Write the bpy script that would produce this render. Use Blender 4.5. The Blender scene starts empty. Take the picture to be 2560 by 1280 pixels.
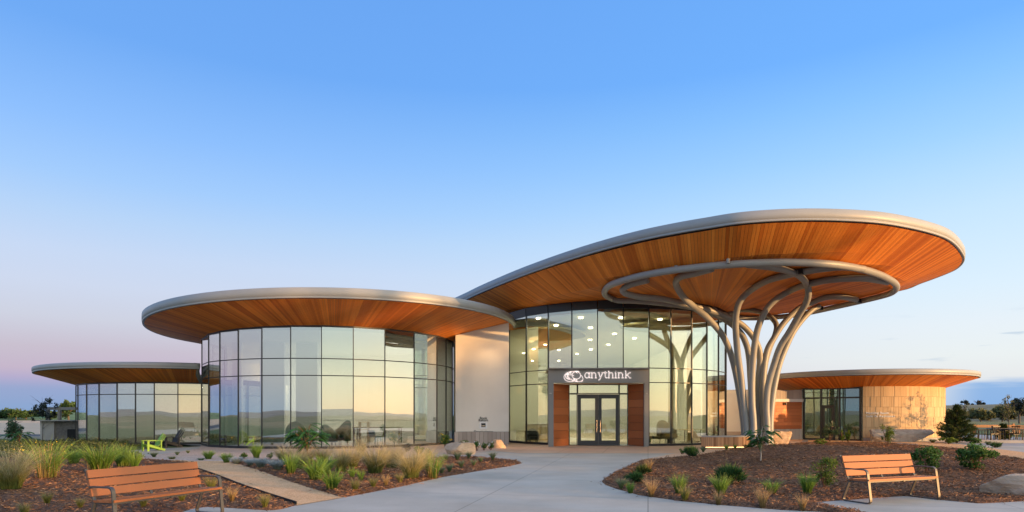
import bpy, math, random
import numpy as np
from mathutils import Vector, Matrix

random.seed(7)
RNG = np.random.default_rng(7)
S = bpy.context.scene
COL = S.collection
R = math.radians

# ------------------------------------------------------------------ camera
FPX, CX, HY, EYE = 1600.0, 1280.0, 1036.0, 1.65      # focal length, centre column, horizon row (in 2560 px), eye height
cam = bpy.data.objects.new("camera", bpy.data.cameras.new("camera"))
COL.objects.link(cam)
cam.location = (0, 0, EYE)
cam.rotation_euler = (R(90), 0, 0)
cam.data.sensor_width = 36.0
cam.data.lens = 36.0 * FPX / 2560.0
cam.data.shift_y = (HY - 640.0) / 2560.0
cam.data.clip_start = 0.1
cam.data.clip_end = 5000
S.camera = cam

# ------------------------------------------------------------------ sun, sky, exposure
SUN_AZ, SUN_EL = 119.0, 3.4         # clockwise from the view direction
sdir = Vector((math.sin(R(SUN_AZ)) * math.cos(R(SUN_EL)), math.cos(R(SUN_AZ)) * math.cos(R(SUN_EL)), math.sin(R(SUN_EL))))
sun = bpy.data.objects.new("sun", bpy.data.lights.new("sun", 'SUN'))
COL.objects.link(sun)
sun.data.energy = 4.3
sun.data.color = (1.0, 0.54, 0.20)
sun.data.angle = R(0.6)
sun.rotation_euler = (-sdir).to_track_quat('-Z', 'Y').to_euler()
sun.location = (60, -30, 30)

EXPOSURE = 0.8
SKY_GAIN = 2 ** -EXPOSURE
W = bpy.data.worlds.new("World")
S.world = W
W.use_nodes = True
nt = W.node_tree
for n in list(nt.nodes):
    nt.nodes.remove(n)


class NT:
    """small node-tree writer"""
    def __init__(s, tree):
        s.t = tree

    def n(s, typ, **kw):
        nd = s.t.nodes.new(typ)
        for k, v in kw.items():
            if k.startswith('i_'):
                key = k[2:]
                key = int(key) if key.isdigit() else key.replace('_', ' ')
                s.set(nd.inputs[key], v)
            else:
                setattr(nd, k, v)
        return nd

    def set(s, sock, v):
        if isinstance(v, bpy.types.NodeSocket):
            s.t.links.new(v, sock)
        else:
            sock.default_value = v

    def math(s, op, a, b=0.0, c=0.0, clamp=False):
        nd = s.t.nodes.new('ShaderNodeMath')
        nd.operation = op
        nd.use_clamp = clamp
        s.set(nd.inputs[0], a); s.set(nd.inputs[1], b); s.set(nd.inputs[2], c)
        return nd.outputs[0]

    def ramp(s, fac, stops, interp='LINEAR'):
        nd = s.t.nodes.new('ShaderNodeValToRGB')
        cr = nd.color_ramp
        cr.interpolation = interp
        while len(cr.elements) < len(stops):
            cr.elements.new(0.5)
        for e, (p, c) in zip(cr.elements, stops):
            e.position = p
            e.color = (c[0], c[1], c[2], 1) if not isinstance(c, (int, float)) else (c, c, c, 1)
        s.set(nd.inputs[0], fac)
        return nd.outputs[0]

    def mix(s, fac, a, b, blend='MIX'):
        nd = s.t.nodes.new('ShaderNodeMix')
        nd.data_type = 'RGBA'
        nd.blend_type = blend
        s.set(nd.inputs[0], fac)
        for sock, v in ((nd.inputs[6], a), (nd.inputs[7], b)):
            if isinstance(v, (tuple, list)):
                v = (v[0], v[1], v[2], 1)
            s.set(sock, v)
        return nd.outputs[2]

    def sstep(s, x, lo, hi):
        nd = s.t.nodes.new('ShaderNodeMapRange')
        nd.interpolation_type = 'SMOOTHSTEP'
        s.set(nd.inputs[0], x)
        nd.inputs[1].default_value = lo; nd.inputs[2].default_value = hi
        nd.inputs[3].default_value = 0; nd.inputs[4].default_value = 1
        return nd.outputs[0]


g = NT(nt)
tc = g.n('ShaderNodeTexCoord')
sep = g.n('ShaderNodeSeparateXYZ', i_0=tc.outputs['Generated'])
dx, dy, dz = sep.outputs
hl = g.math('SQRT', g.math('ADD', g.math('MULTIPLY', dx, dx), g.math('ADD', g.math('MULTIPLY', dy, dy), 1e-6)))
cs = g.math('DIVIDE', g.math('ADD', g.math('MULTIPLY', dx, math.sin(R(SUN_AZ))), g.math('MULTIPLY', dy, math.cos(R(SUN_AZ)))), hl)
el = g.math('MAXIMUM', dz, 0.0)


def lin(c):
    return tuple(((v / 255 + .055) / 1.055) ** 2.4 if v > 10 else v / 255 / 12.92 for v in c)


def elev(y):                         # row in the photograph at its left or right edge -> sine of the elevation
    t_ = (HY - y) / FPX
    return t_ / math.sqrt(1.63 + t_ * t_)


anti = g.ramp(el, [(elev(y), lin(c)) for y, c in ((1030, (128, 163, 208)), (968, (138, 160, 206)), (940, (170, 164, 204)), (918, (187, 172, 200)), (860, (192, 182, 203)), (780, (199, 202, 221)),
                   (690, (200, 210, 234)), (600, (194, 211, 240)), (500, (178, 207, 244)), (400, (158, 199, 249)), (250, (136, 186, 250)), (0, (106, 166, 242)))] + [(1, lin((75, 135, 222)))])
side = g.ramp(el, [(elev(y), lin(c)) for y, c in ((1030, (205, 220, 236)), (930, (228, 232, 236)), (880, (231, 238, 241)), (800, (228, 238, 247)), (700, (218, 237, 252)), (600, (208, 233, 255)),
                   (500, (197, 228, 255)), (400, (180, 220, 255)), (300, (160, 210, 255)), (150, (135, 195, 255)), (0, (112, 178, 255)))] + [(1, lin((78, 138, 225)))])
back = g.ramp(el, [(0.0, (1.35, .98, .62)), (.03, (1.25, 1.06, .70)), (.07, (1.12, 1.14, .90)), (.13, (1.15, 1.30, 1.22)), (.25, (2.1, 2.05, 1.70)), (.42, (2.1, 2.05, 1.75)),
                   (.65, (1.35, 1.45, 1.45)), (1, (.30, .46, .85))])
sky1 = g.mix(g.sstep(cs, -.95, .20), anti, side)
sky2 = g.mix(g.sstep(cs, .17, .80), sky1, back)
# thin clouds low on the sunlit side
az = g.math('ARCTAN2', dx, dy)
cv = g.n('ShaderNodeCombineXYZ', i_0=g.math('MULTIPLY', az, 6.0), i_1=g.math('MULTIPLY', dz, 60.0), i_2=0.0)
nz = g.n('ShaderNodeTexNoise', i_Vector=cv.outputs[0], i_Scale=1.6, i_Detail=5.0, i_Roughness=.55)
wisp = g.math('MULTIPLY', g.sstep(nz.outputs[0], .60, .72),
              g.math('MULTIPLY', g.math('SUBTRACT', g.sstep(dz, .05, .08), g.sstep(dz, .10, .14)), g.math('MULTIPLY', g.sstep(az, .30, .50), g.math('SUBTRACT', 1.0, g.sstep(az, .9, 1.3)))))
bank = g.math('MULTIPLY', g.math('SUBTRACT', 1.0, g.sstep(g.math('ADD', dz, g.math('MULTIPLY', nz.outputs[0], .03)), .047, .064)), g.sstep(az, .56, .64))
bank = g.math('MULTIPLY', bank, g.math('SUBTRACT', 1.0, g.sstep(az, .95, 1.3)))
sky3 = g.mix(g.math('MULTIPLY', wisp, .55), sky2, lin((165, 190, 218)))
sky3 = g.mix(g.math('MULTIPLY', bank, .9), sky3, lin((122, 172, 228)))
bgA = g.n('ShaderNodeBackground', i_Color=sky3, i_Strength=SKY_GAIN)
nish = g.n('ShaderNodeTexSky', sky_type='NISHITA', sun_disc=False, sun_elevation=R(SUN_EL), sun_rotation=R(SUN_AZ))
bgB = g.n('ShaderNodeBackground', i_Color=nish.outputs[0], i_Strength=0.012)
add = g.n('ShaderNodeAddShader', i_0=bgA.outputs[0], i_1=bgB.outputs[0])
g.n('ShaderNodeOutputWorld', i_Surface=add.outputs[0])

S.view_settings.view_transform = 'Standard'
S.view_settings.look = 'None'
S.view_settings.exposure = EXPOSURE
S.view_settings.gamma = 1.0
S.view_settings.use_curve_mapping = False
S.cycles.use_denoising = True
S.cycles.max_bounces = 8
S.cycles.transparent_max_bounces = 16
S.cycles.sample_clamp_indirect = 4.0
S.cycles.caustics_reflective = False
S.cycles.caustics_refractive = False

# ------------------------------------------------------------------ pixel -> world helpers


def PD(px, py, d):
    """the point seen at pixel (px, py), d metres deep"""
    return Vector(((px - CX) / FPX * d, d, EYE + (HY - py) / FPX * d))


def PZ(px, py, z=0.0):
    return PD(px, py, (z - EYE) * FPX / (HY - py))


def poly_px(pts, z=0.0):
    return [tuple(PZ(x, y, 0.0).xy) + (z,) for x, y in pts]


# ------------------------------------------------------------------ materials
MATS = {}


def newmat(name):
    m = bpy.data.materials.new(name)
    m.use_nodes = True
    t = m.node_tree
    b = t.nodes['Principled BSDF']
    MATS[name] = m
    return m, NT(t), b


def basic(name, col, rough=.6, metal=0.0, var=0.0, scale=4.0, bump=0.0, bscale=40.0, spec=.5, col2=None, coords='Object'):
    m, t, b = newmat(name)
    b.inputs['Roughness'].default_value = rough
    b.inputs['Metallic'].default_value = metal
    b.inputs['Specular IOR Level'].default_value = spec
    if var or col2 or bump:
        c = t.n('ShaderNodeTexCoord').outputs[coords]
    if var or col2:
        nz = t.n('ShaderNodeTexNoise', i_Vector=c, i_Scale=scale, i_Detail=6.0, i_Roughness=.6)
        c2 = col2 or tuple(x * (1 - var) for x in col)
        c1 = col if col2 else tuple(min(1, x * (1 + var)) for x in col)
        t.set(b.inputs['Base Color'], t.ramp(nz.outputs[0], [(.3, c2), (.7, c1)]))
    else:
        b.inputs['Base Color'].default_value = (*col, 1)
    if bump:
        nb = t.n('ShaderNodeTexNoise', i_Vector=c, i_Scale=bscale, i_Detail=5.0, i_Roughness=.65)
        bp = t.n('ShaderNodeBump', i_Strength=bump, i_Distance=.02, i_Height=nb.outputs[0])
        t.set(b.inputs['Normal'], bp.outputs[0])
    return m


def wood(name, dark, light, axis_scale=(1, 1, 1), rough=.55, attr='v', spread=1.0):
    """boards: each board's own tone (attribute v) plus grain"""
    m, t, b = newmat(name)
    at = t.n('ShaderNodeAttribute', attribute_name=attr)
    c = t.n('ShaderNodeTexCoord').outputs['Object']
    mp = t.n('ShaderNodeMapping', i_Vector=c, i_Scale=axis_scale)
    nz = t.n('ShaderNodeTexNoise', i_Vector=mp.outputs[0], i_Scale=6.0, i_Detail=6.0, i_Roughness=.65, i_Distortion=.4)
    f = t.math('ADD', t.math('MULTIPLY', at.outputs['Fac'], .72 * spread), t.math('MULTIPLY', nz.outputs[0], .28), clamp=True)
    t.set(b.inputs['Base Color'], t.ramp(f, [(.1, dark), (.9, light)]))
    b.inputs['Roughness'].default_value = rough
    b.inputs['Specular IOR Level'].default_value = .3
    return m


def leafy(name, stops, attr='h', jitter=.35, rough=.6, trans=.25):
    """foliage: colour along attribute h, brightness varied per leaf or blade (attribute v)"""
    m, t, b = newmat(name)
    h = t.n('ShaderNodeAttribute', attribute_name=attr).outputs['Fac']
    v = t.n('ShaderNodeAttribute', attribute_name='v').outputs['Fac']
    c = t.ramp(h, stops)
    k = t.math('ADD', 1 - jitter, t.math('MULTIPLY', v, 2 * jitter))
    cc = t.n('ShaderNodeCombineColor', i_0=k, i_1=k, i_2=k)
    col = t.mix(1.0, c, cc.outputs[0], 'MULTIPLY')
    t.set(b.inputs['Base Color'], col)
    b.inputs['Roughness'].default_value = rough
    b.inputs['Specular IOR Level'].default_value = .25
    tr = t.n('ShaderNodeBsdfTranslucent', i_Color=col)
    mx = t.n('ShaderNodeMixShader', i_0=trans, i_1=b.outputs[0], i_2=tr.outputs[0])
    t.set(t.t.nodes['Material Output'].inputs[0], mx.outputs[0])
    return m


def emit(name, col, s):
    m, t, b = newmat(name)
    b.inputs['Base Color'].default_value = (*col, 1)
    b.inputs['Emission Color'].default_value = (*col, 1)
    b.inputs['Emission Strength'].default_value = s
    return m


def glass(name, tint, refl, base=.40, top=.95):
    m, t, b = newmat(name)
    t.t.nodes.remove(b)
    lw = t.n('ShaderNodeLayerWeight', i_Blend=.35)
    f = t.math('ADD', base, t.math('MULTIPLY', lw.outputs['Facing'], top - base), clamp=True)
    tr = t.n('ShaderNodeBsdfTransparent', i_Color=(*tint, 1))
    nzg = t.n('ShaderNodeTexNoise', i_Vector=t.n('ShaderNodeTexCoord').outputs['Object'], i_Scale=.55, i_Detail=1.0)
    wv = t.n('ShaderNodeBump', i_Strength=1.0, i_Distance=.004, i_Height=nzg.outputs[0])
    gl = t.n('ShaderNodeBsdfGlossy', i_Color=(*refl, 1), i_Roughness=0.0, i_Normal=wv.outputs[0])
    mx = t.n('ShaderNodeMixShader', i_0=f, i_1=tr.outputs[0], i_2=gl.outputs[0])
    t.set(t.t.nodes['Material Output'].inputs[0], mx.outputs[0])
    return m


# concrete paving: broom-finished slabs with fine sawn joints, faint stains
def concrete_mat(name, a, b_, joint=3.0):
    m, t, b = newmat(name)
    c = t.n('ShaderNodeTexCoord').outputs['Object']
    n1 = t.n('ShaderNodeTexNoise', i_Vector=c, i_Scale=.5, i_Detail=7.0, i_Roughness=.62)
    n2 = t.n('ShaderNodeTexNoise', i_Vector=c, i_Scale=30.0, i_Detail=3.0)
    col = t.ramp(t.math('ADD', t.math('MULTIPLY', n1.outputs[0], .8), t.math('MULTIPLY', n2.outputs[0], .2)), [(.32, a), (.68, b_)])
    if joint:
        mp = t.n('ShaderNodeMapping', i_Vector=c, i_Rotation=(0, 0, R(12)))
        bk = t.n('ShaderNodeTexBrick', i_Vector=mp.outputs[0], i_Scale=1.0, i_Mortar_Size=.012, i_Mortar_Smooth=.2)
        bk.offset = 0.0
        bk.inputs['Brick Width'].default_value = joint
        bk.inputs['Row Height'].default_value = joint
        col = t.mix(t.math('MULTIPLY', bk.outputs['Fac'], .55), col, tuple(x * .35 for x in a))
    t.set(b.inputs['Base Color'], col)
    mpb = t.n('ShaderNodeMapping', i_Vector=c, i_Scale=(30, 260, 1))
    nb = t.n('ShaderNodeTexNoise', i_Vector=mpb.outputs[0], i_Scale=1.0, i_Detail=2.0)
    t.set(b.inputs['Normal'], t.n('ShaderNodeBump', i_Strength=.12, i_Distance=.01, i_Height=nb.outputs[0]).outputs[0])
    b.inputs['Roughness'].default_value = .8
    b.inputs['Specular IOR Level'].default_value = .3
    return m


def gravel_mat(name, cols, scale=70.0):
    m, t, b = newmat(name)
    c = t.n('ShaderNodeTexCoord').outputs['Object']
    vo = t.n('ShaderNodeTexVoronoi', i_Vector=c, i_Scale=scale)
    sx = t.n('ShaderNodeSeparateColor', i_0=vo.outputs['Color'])
    n1 = t.n('ShaderNodeTexNoise', i_Vector=c, i_Scale=1.3, i_Detail=5.0)
    f = t.math('ADD', t.math('MULTIPLY', sx.outputs[0], .6), t.math('MULTIPLY', n1.outputs[0], .4))
    t.set(b.inputs['Base Color'], t.ramp(f, [(.15, cols[0]), (.5, cols[1]), (.85, cols[2])]))
    t.set(b.inputs['Normal'], t.n('ShaderNodeBump', i_Strength=.6, i_Distance=.012, i_Height=vo.outputs['Distance']).outputs[0])
    b.inputs['Roughness'].default_value = .9
    b.inputs['Specular IOR Level'].default_value = .2
    return m


def ground_mat():
    """open land: dry sandy soil in patches, grass elsewhere"""
    m, t, b = newmat('field_ground')
    c = t.n('ShaderNodeTexCoord').outputs['Object']
    sx = t.n('ShaderNodeSeparateXYZ', i_0=c)
    x, y, _ = sx.outputs
    n1 = t.n('ShaderNodeTexNoise', i_Vector=c, i_Scale=.035, i_Detail=6.0, i_Roughness=.6)
    n2 = t.n('ShaderNodeTexNoise', i_Vector=c, i_Scale=.6, i_Detail=6.0, i_Roughness=.7)
    gcol = t.ramp(n2.outputs[0], [(.3, (.085, .12, .05)), (.7, (.18, .20, .085))])
    scol = t.ramp(n2.outputs[0], [(.3, (.52, .37, .24)), (.7, (.70, .52, .35))])
    left = t.math('SUBTRACT', 1.0, t.sstep(x, -22.0, -14.0))
    sand = t.math('MULTIPLY', left, t.math('MULTIPLY', t.sstep(y, 52, 58), t.math('SUBTRACT', 1.0, t.sstep(t.math('ADD', y, t.math('MULTIPLY', n1.outputs[0], 120.0)), 225, 260))))
    # tan strip of dry grass on the right-hand meadow
    dry = t.math('MULTIPLY', t.sstep(x, 20, 40), t.math('MULTIPLY', t.sstep(y, 95, 120), t.math('SUBTRACT', 1.0, t.sstep(y, 150, 190))))
    col = t.mix(sand, gcol, scol)
    col = t.mix(t.math('MULTIPLY', dry, .75), col, (.30, .25, .11))
    behind = t.math('SUBTRACT', 1.0, t.sstep(y, -12.0, -2.0))
    col = t.mix(t.math('MULTIPLY', behind, t.sstep(n1.outputs[0], .30, .60)), col, (.36, .28, .16))
    t.set(b.inputs['Base Color'], col)
    t.set(b.inputs['Normal'], t.n('ShaderNodeBump', i_Strength=.8, i_Distance=.25, i_Height=n2.outputs[0]).outputs[0])
    b.inputs['Roughness'].default_value = .95
    b.inputs['Specular IOR Level'].default_value = .1
    return m


def mulch_mat():
    m, t, b = newmat('mulch')
    c = t.n('ShaderNodeTexCoord').outputs['Object']
    vo = t.n('ShaderNodeTexVoronoi', i_Vector=t.n('ShaderNodeMapping', i_Vector=c, i_Scale=(1, 1.6, 1), i_Rotation=(0, 0, .6)).outputs[0], i_Scale=22.0)
    vo2 = t.n('ShaderNodeTexVoronoi', i_Vector=t.n('ShaderNodeMapping', i_Vector=c, i_Scale=(1.8, 1, 1), i_Rotation=(0, 0, -.5)).outputs[0], i_Scale=30.0)
    s1 = t.n('ShaderNodeSeparateColor', i_0=vo.outputs['Color'])
    n1 = t.n('ShaderNodeTexNoise', i_Vector=c, i_Scale=.9, i_Detail=5.0)
    f = t.math('ADD', t.math('MULTIPLY', s1.outputs[0], .55), t.math('MULTIPLY', n1.outputs[0], .45))
    t.set(b.inputs['Base Color'], t.ramp(f, [(.2, (.06, .033, .020)), (.5, (.18, .094, .054)), (.8, (.31, .16, .088))]))
    hh = t.math('ADD', vo.outputs['Distance'], vo2.outputs['Distance'])
    t.set(b.inputs['Normal'], t.n('ShaderNodeBump', i_Strength=.9, i_Distance=.03, i_Height=hh).outputs[0])
    b.inputs['Roughness'].default_value = .9
    b.inputs['Specular IOR Level'].default_value = .15
    return m


def chips_mat():
    m, t, b = newmat('wood_chip')
    v = t.n('ShaderNodeAttribute', attribute_name='v').outputs['Fac']
    t.set(b.inputs['Base Color'], t.ramp(v, [(0, (.05, .028, .017)), (.45, (.20, .098, .050)), (.8, (.40, .195, .09)), (1, (.62, .41, .25))]))
    b.inputs['Roughness'].default_value = .85
    b.inputs['Specular IOR Level'].default_value = .2
    return m


def stone_mat(name, a, b_, scale=1.2, bump=.7):
    m, t, b = newmat(name)
    c = t.n('ShaderNodeTexCoord').outputs['Object']
    n1 = t.n('ShaderNodeTexNoise', i_Vector=c, i_Scale=scale * 1.6, i_Detail=8.0, i_Roughness=.65, i_Distortion=.6)
    n2 = t.n('ShaderNodeTexNoise', i_Vector=t.n('ShaderNodeMapping', i_Vector=c, i_Scale=(1, 1, 5)).outputs[0], i_Scale=scale * 3, i_Detail=8.0, i_Roughness=.7)
    t.set(b.inputs['Base Color'], t.ramp(t.math('ADD', t.math('MULTIPLY', n1.outputs[0], .6), t.math('MULTIPLY', n2.outputs[0], .4)), [(.3, a), (.7, b_)]))
    t.set(b.inputs['Normal'], t.n('ShaderNodeBump', i_Strength=bump, i_Distance=.06, i_Height=n2.outputs[0]).outputs[0])
    b.inputs['Roughness'].default_value = .85
    b.inputs['Specular IOR Level'].default_value = .25
    return m


M = MATS
concrete_mat('concrete', (.40, .355, .285), (.57, .51, .425), 3.2)
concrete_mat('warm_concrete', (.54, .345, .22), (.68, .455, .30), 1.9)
concrete_mat('plain_concrete', (.30, .285, .265), (.42, .40, .375), 0)
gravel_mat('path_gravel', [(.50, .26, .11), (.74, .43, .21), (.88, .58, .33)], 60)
gravel_mat('bed_gravel', [(.40, .27, .20), (.58, .42, .32), (.72, .56, .45)], 30)
ground_mat(); mulch_mat(); chips_mat()
basic('asphalt', (.075, .07, .068), .9, var=.2, scale=3)
wood('soffit_wood', (.56, .130, .012), (1.0, .345, .050), (1, 1, 1), .55)
wood('bench_wood', (.34, .115, .040), (.45, .165, .064), (1.2, 14, 14), .5, spread=.7)
wood('panel_wood', (.36, .105, .034), (.58, .195, .072), (2, 2, 12), .5)
wood('slat_wood', (.22, .10, .045), (.52, .29, .15), (8, 8, 1.5), .6)
wood('stone_tile', (.52, .365, .205), (.66, .475, .275), (2, 2, 2), .8)
wood('grey_tile', (.34, .29, .26), (.50, .44, .40), (2, 2, 2), .8)
wood('fence_wood', (.26, .10, .035), (.44, .20, .08), (2, 2, 2), .7)
basic('fascia_metal', (.32, .325, .325), .45, .0, var=.03, scale=2)
basic('steel_paint', (.29, .29, .28), .42, var=.05, scale=1.5, spec=.45)
basic('dark_frame', (.030, .030, .032), .4, .3)
basic('door_metal', (.035, .036, .04), .45, .2, var=.05, scale=3)
basic('grey_panel', (.215, .205, .195), .5, .2, var=.04, scale=.6)
basic('plaster', (.76, .72, .66), .8, var=.05, scale=.7, bump=.08, bscale=60)
basic('white_plaster', (.70, .69, .68), .8, var=.04, scale=.8)
basic('interior_wall', (.76, .78, .74), .8, var=.03)
basic('interior_ceiling', (.62, .60, .50), .8)
basic('ceiling_cloud', (.30, .26, .12), .7)
basic('interior_floor', (.55, .48, .38), .35, var=.1, scale=.7)
basic('handle_metal', (.62, .50, .38), .25, .9)
basic('bench_metal', (.10, .09, .08), .45, .35, var=.08, scale=8)
basic('steel_edging', (.02, .025, .03), .5, .5)
basic('lime_plastic', (.19, .37, .04), .5, var=.05)
basic('charcoal_plastic', (.018, .019, .022), .5, var=.1)
basic('black_metal', (.02, .02, .022), .45, .5)
basic('teal_fabric', (.03, .13, .12), .9, var=.15, scale=30)
basic('pattern_fabric', (.45, .60, .52), .9, col2=(.05, .20, .18), scale=40)
basic('aqua_plastic', (.08, .36, .38), .5)
basic('olive_fabric', (.24, .20, .10), .9, var=.1, scale=20)
basic('pale_wood', (.62, .46, .24), .5, var=.12, scale=5)
basic('white_paint', (.80, .80, .80), .5)
basic('bark', (.11, .085, .065), .9, var=.35, scale=12, bump=.6, bscale=30)
basic('pale_bark', (.52, .45, .38), .8, var=.2, scale=14)
basic('red_stem', (.17, .085, .05), .8, var=.2, scale=12)
stone_mat('sandstone', (.42, .27, .16), (.70, .53, .38), 1.6)
stone_mat('grey_stone', (.24, .21, .18), (.50, .44, .38), 1.6)
stone_mat('rubble_stone', (.10, .09, .08), (.28, .26, .24), 6, 1.0)
basic('dark_void', (.012, .012, .012), .9)
emit('sign_light', (1.0, .93, .90), 0.9)
basic('sign_line', (.42, .13, .07), .5)
basic('sign_letter', (.75, .75, .75), .5)
basic('dark_letter', (.10, .095, .09), .5)
emit('downlight', (1.0, .84, .58), 14.0)
emit('strip_light', (1.0, .58, .24), 2.2)
basic('blossom_yellow', (.75, .50, .03), .6)
basic('blossom_white', (.75, .74, .70), .6)
glass('glass_coated', (.80, .85, .82), (.95, .96, .97), .33, .97)
glass('glass_clear', (.84, .88, .80), (.92, .97, .95), .24, .94)
glass('glass_dark', (.50, .60, .52), (.80, .88, .80), .30, .9)
# foliage (h: 0 at the base, 1 at the tip)
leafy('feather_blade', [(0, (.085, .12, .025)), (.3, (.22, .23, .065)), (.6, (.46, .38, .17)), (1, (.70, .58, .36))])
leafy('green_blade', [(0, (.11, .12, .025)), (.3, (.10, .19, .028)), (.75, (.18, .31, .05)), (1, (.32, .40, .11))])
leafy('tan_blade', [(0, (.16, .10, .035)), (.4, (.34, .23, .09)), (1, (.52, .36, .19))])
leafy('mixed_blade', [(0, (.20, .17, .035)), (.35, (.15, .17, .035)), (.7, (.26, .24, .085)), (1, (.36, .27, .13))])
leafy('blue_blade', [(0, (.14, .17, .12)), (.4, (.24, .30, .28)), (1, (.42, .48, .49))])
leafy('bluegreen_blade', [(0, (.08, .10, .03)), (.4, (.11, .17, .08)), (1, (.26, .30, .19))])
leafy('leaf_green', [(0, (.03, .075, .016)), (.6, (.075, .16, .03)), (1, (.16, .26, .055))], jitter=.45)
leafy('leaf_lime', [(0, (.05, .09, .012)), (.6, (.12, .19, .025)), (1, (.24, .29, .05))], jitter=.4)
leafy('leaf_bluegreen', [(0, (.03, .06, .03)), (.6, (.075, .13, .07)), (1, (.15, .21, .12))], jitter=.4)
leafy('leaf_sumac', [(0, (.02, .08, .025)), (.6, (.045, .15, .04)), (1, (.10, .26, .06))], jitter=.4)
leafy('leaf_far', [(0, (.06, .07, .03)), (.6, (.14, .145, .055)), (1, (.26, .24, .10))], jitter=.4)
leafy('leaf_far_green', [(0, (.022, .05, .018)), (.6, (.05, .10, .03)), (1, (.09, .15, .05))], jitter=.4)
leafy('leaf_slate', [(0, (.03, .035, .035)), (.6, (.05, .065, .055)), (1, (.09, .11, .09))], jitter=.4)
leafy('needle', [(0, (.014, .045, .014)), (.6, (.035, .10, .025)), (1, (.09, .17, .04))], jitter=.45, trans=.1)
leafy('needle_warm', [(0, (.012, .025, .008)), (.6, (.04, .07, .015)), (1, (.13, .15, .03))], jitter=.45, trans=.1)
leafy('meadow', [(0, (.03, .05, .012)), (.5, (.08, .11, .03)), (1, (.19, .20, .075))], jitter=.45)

# ------------------------------------------------------------------ mesh helpers


class MB:
    def __init__(s):
        s.V, s.F, s.v, s.h, s.mi = [], [], [], [], []
        s.n = 0

    def add(s, V, F, v=0.5, h=0.5, mi=0):
        V = np.asarray(V, float).reshape(-1, 3)
        s.V.append(V)
        s.v.append(np.broadcast_to(np.asarray(v, float), (len(V),)))
        s.h.append(np.broadcast_to(np.asarray(h, float), (len(V),)))
        if isinstance(F, np.ndarray):
            s.F.extend((F + s.n).tolist())
        else:
            s.F.extend([[i + s.n for i in f] for f in F])
        s.mi.extend([mi] * len(F))
        s.n += len(V)

    def box(s, c, size, rz=0.0, v=.5, mi=0, M4=None):
        x, y, z = (q / 2 for q in size)
        P = np.array([(-x, -y, -z), (x, -y, -z), (x, y, -z), (-x, y, -z), (-x, -y, z), (x, -y, z), (x, y, z), (-x, y, z)])
        if M4 is not None:
            P = P @ np.array(M4)[:3, :3].T
        elif rz:
            ca, sa = math.cos(rz), math.sin(rz)
            P = P @ np.array([(ca, sa, 0), (-sa, ca, 0), (0, 0, 1)])
        s.add(P + np.array(c), [(0, 3, 2, 1), (4, 5, 6, 7), (0, 1, 5, 4), (1, 2, 6, 5), (2, 3, 7, 6), (3, 0, 4, 7)], v=v, mi=mi)

    def wall(s, p, q, z0, z1, th, off=0.0, v=.5, mi=0, z1b=None):
        """upright slab along p->q (plan), thickness th; off moves it towards the right-hand side of p->q"""
        p = np.array(p[:2], float); q = np.array(q[:2], float)
        d = (q - p) / np.linalg.norm(q - p)
        n = np.array((d[1], -d[0]))
        a, b = off - th / 2, off + th / 2
        z1b = z1 if z1b is None else z1b
        P = []
        for zz in ((z0, z0), (z1, z1b)):
            P += [(*(p + n * b), zz[0]), (*(q + n * b), zz[1]), (*(q + n * a), zz[1]), (*(p + n * a), zz[0])]
        s.add(P, [(0, 3, 2, 1), (4, 5, 6, 7), (0, 1, 5, 4), (1, 2, 6, 5), (2, 3, 7, 6), (3, 0, 4, 7)], v=v, mi=mi)

    def tube(s, pts, r, n=8, caps=True, v=.5, h=None, mi=0, closed=False, flat=None, up=None):
        """swept tube (round), or flat bar when flat=(width, thickness)"""
        P = np.array([tuple(p) for p in pts], float)
        k = len(P)
        rr = np.broadcast_to(np.asarray(r, float), (k,))
        T = np.gradient(P, axis=0) if not closed else (np.roll(P, -1, 0) - np.roll(P, 1, 0))
        T /= np.linalg.norm(T, axis=1)[:, None] + 1e-9
        u = np.array(up, float) if up is not None else np.array((0, 0, 1.0))
        if up is None and abs(T[0] @ u) > .9:
            u = np.array((1.0, 0, 0))
        rings = []
        for i in range(k):
            a = u - T[i] * (u @ T[i])
            a /= np.linalg.norm(a) + 1e-9
            if up is None:
                u = a
            b = np.cross(T[i], a)
            if flat:
                w, th = flat
                rings.append([P[i] + a * sx * w / 2 + b * sy * th / 2 for sx, sy in ((1, 1), (-1, 1), (-1, -1), (1, -1))])
            else:
                rings.append([P[i] + (a * math.cos(t) + b * math.sin(t)) * rr[i] for t in np.linspace(0, 2 * math.pi, n, endpoint=False)])
        m = len(rings[0])
        V = np.array(rings).reshape(-1, 3)
        F = []
        for i in range(k if closed else k - 1):
            j = (i + 1) % k
            for c in range(m):
                d = (c + 1) % m
                F.append((i * m + c, i * m + d, j * m + d, j * m + c))
        if caps and not closed:
            F.append(tuple(range(m))[::-1]); F.append(tuple((k - 1) * m + c for c in range(m)))
        hv = np.repeat(np.linspace(0, 1, k), m) if h is None else h
        s.add(V, F, v=v, h=hv, mi=mi)

    def lathe(s, prof, c=(0, 0, 0), n=24, v=.5, mi=0):
        a = np.linspace(0, 2 * math.pi, n, endpoint=False)
        V = [(c[0] + r * math.cos(t), c[1] + r * math.sin(t), c[2] + z) for r, z in prof for t in a]
        F = [(i * n + j, i * n + (j + 1) % n, (i + 1) * n + (j + 1) % n, (i + 1) * n + j) for i in range(len(prof) - 1) for j in range(n)]
        s.add(V, F, v=v, mi=mi)


def link(o, parent=None):
    COL.objects.link(o)
    if parent is not None:
        o.parent = parent
    return o


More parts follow.
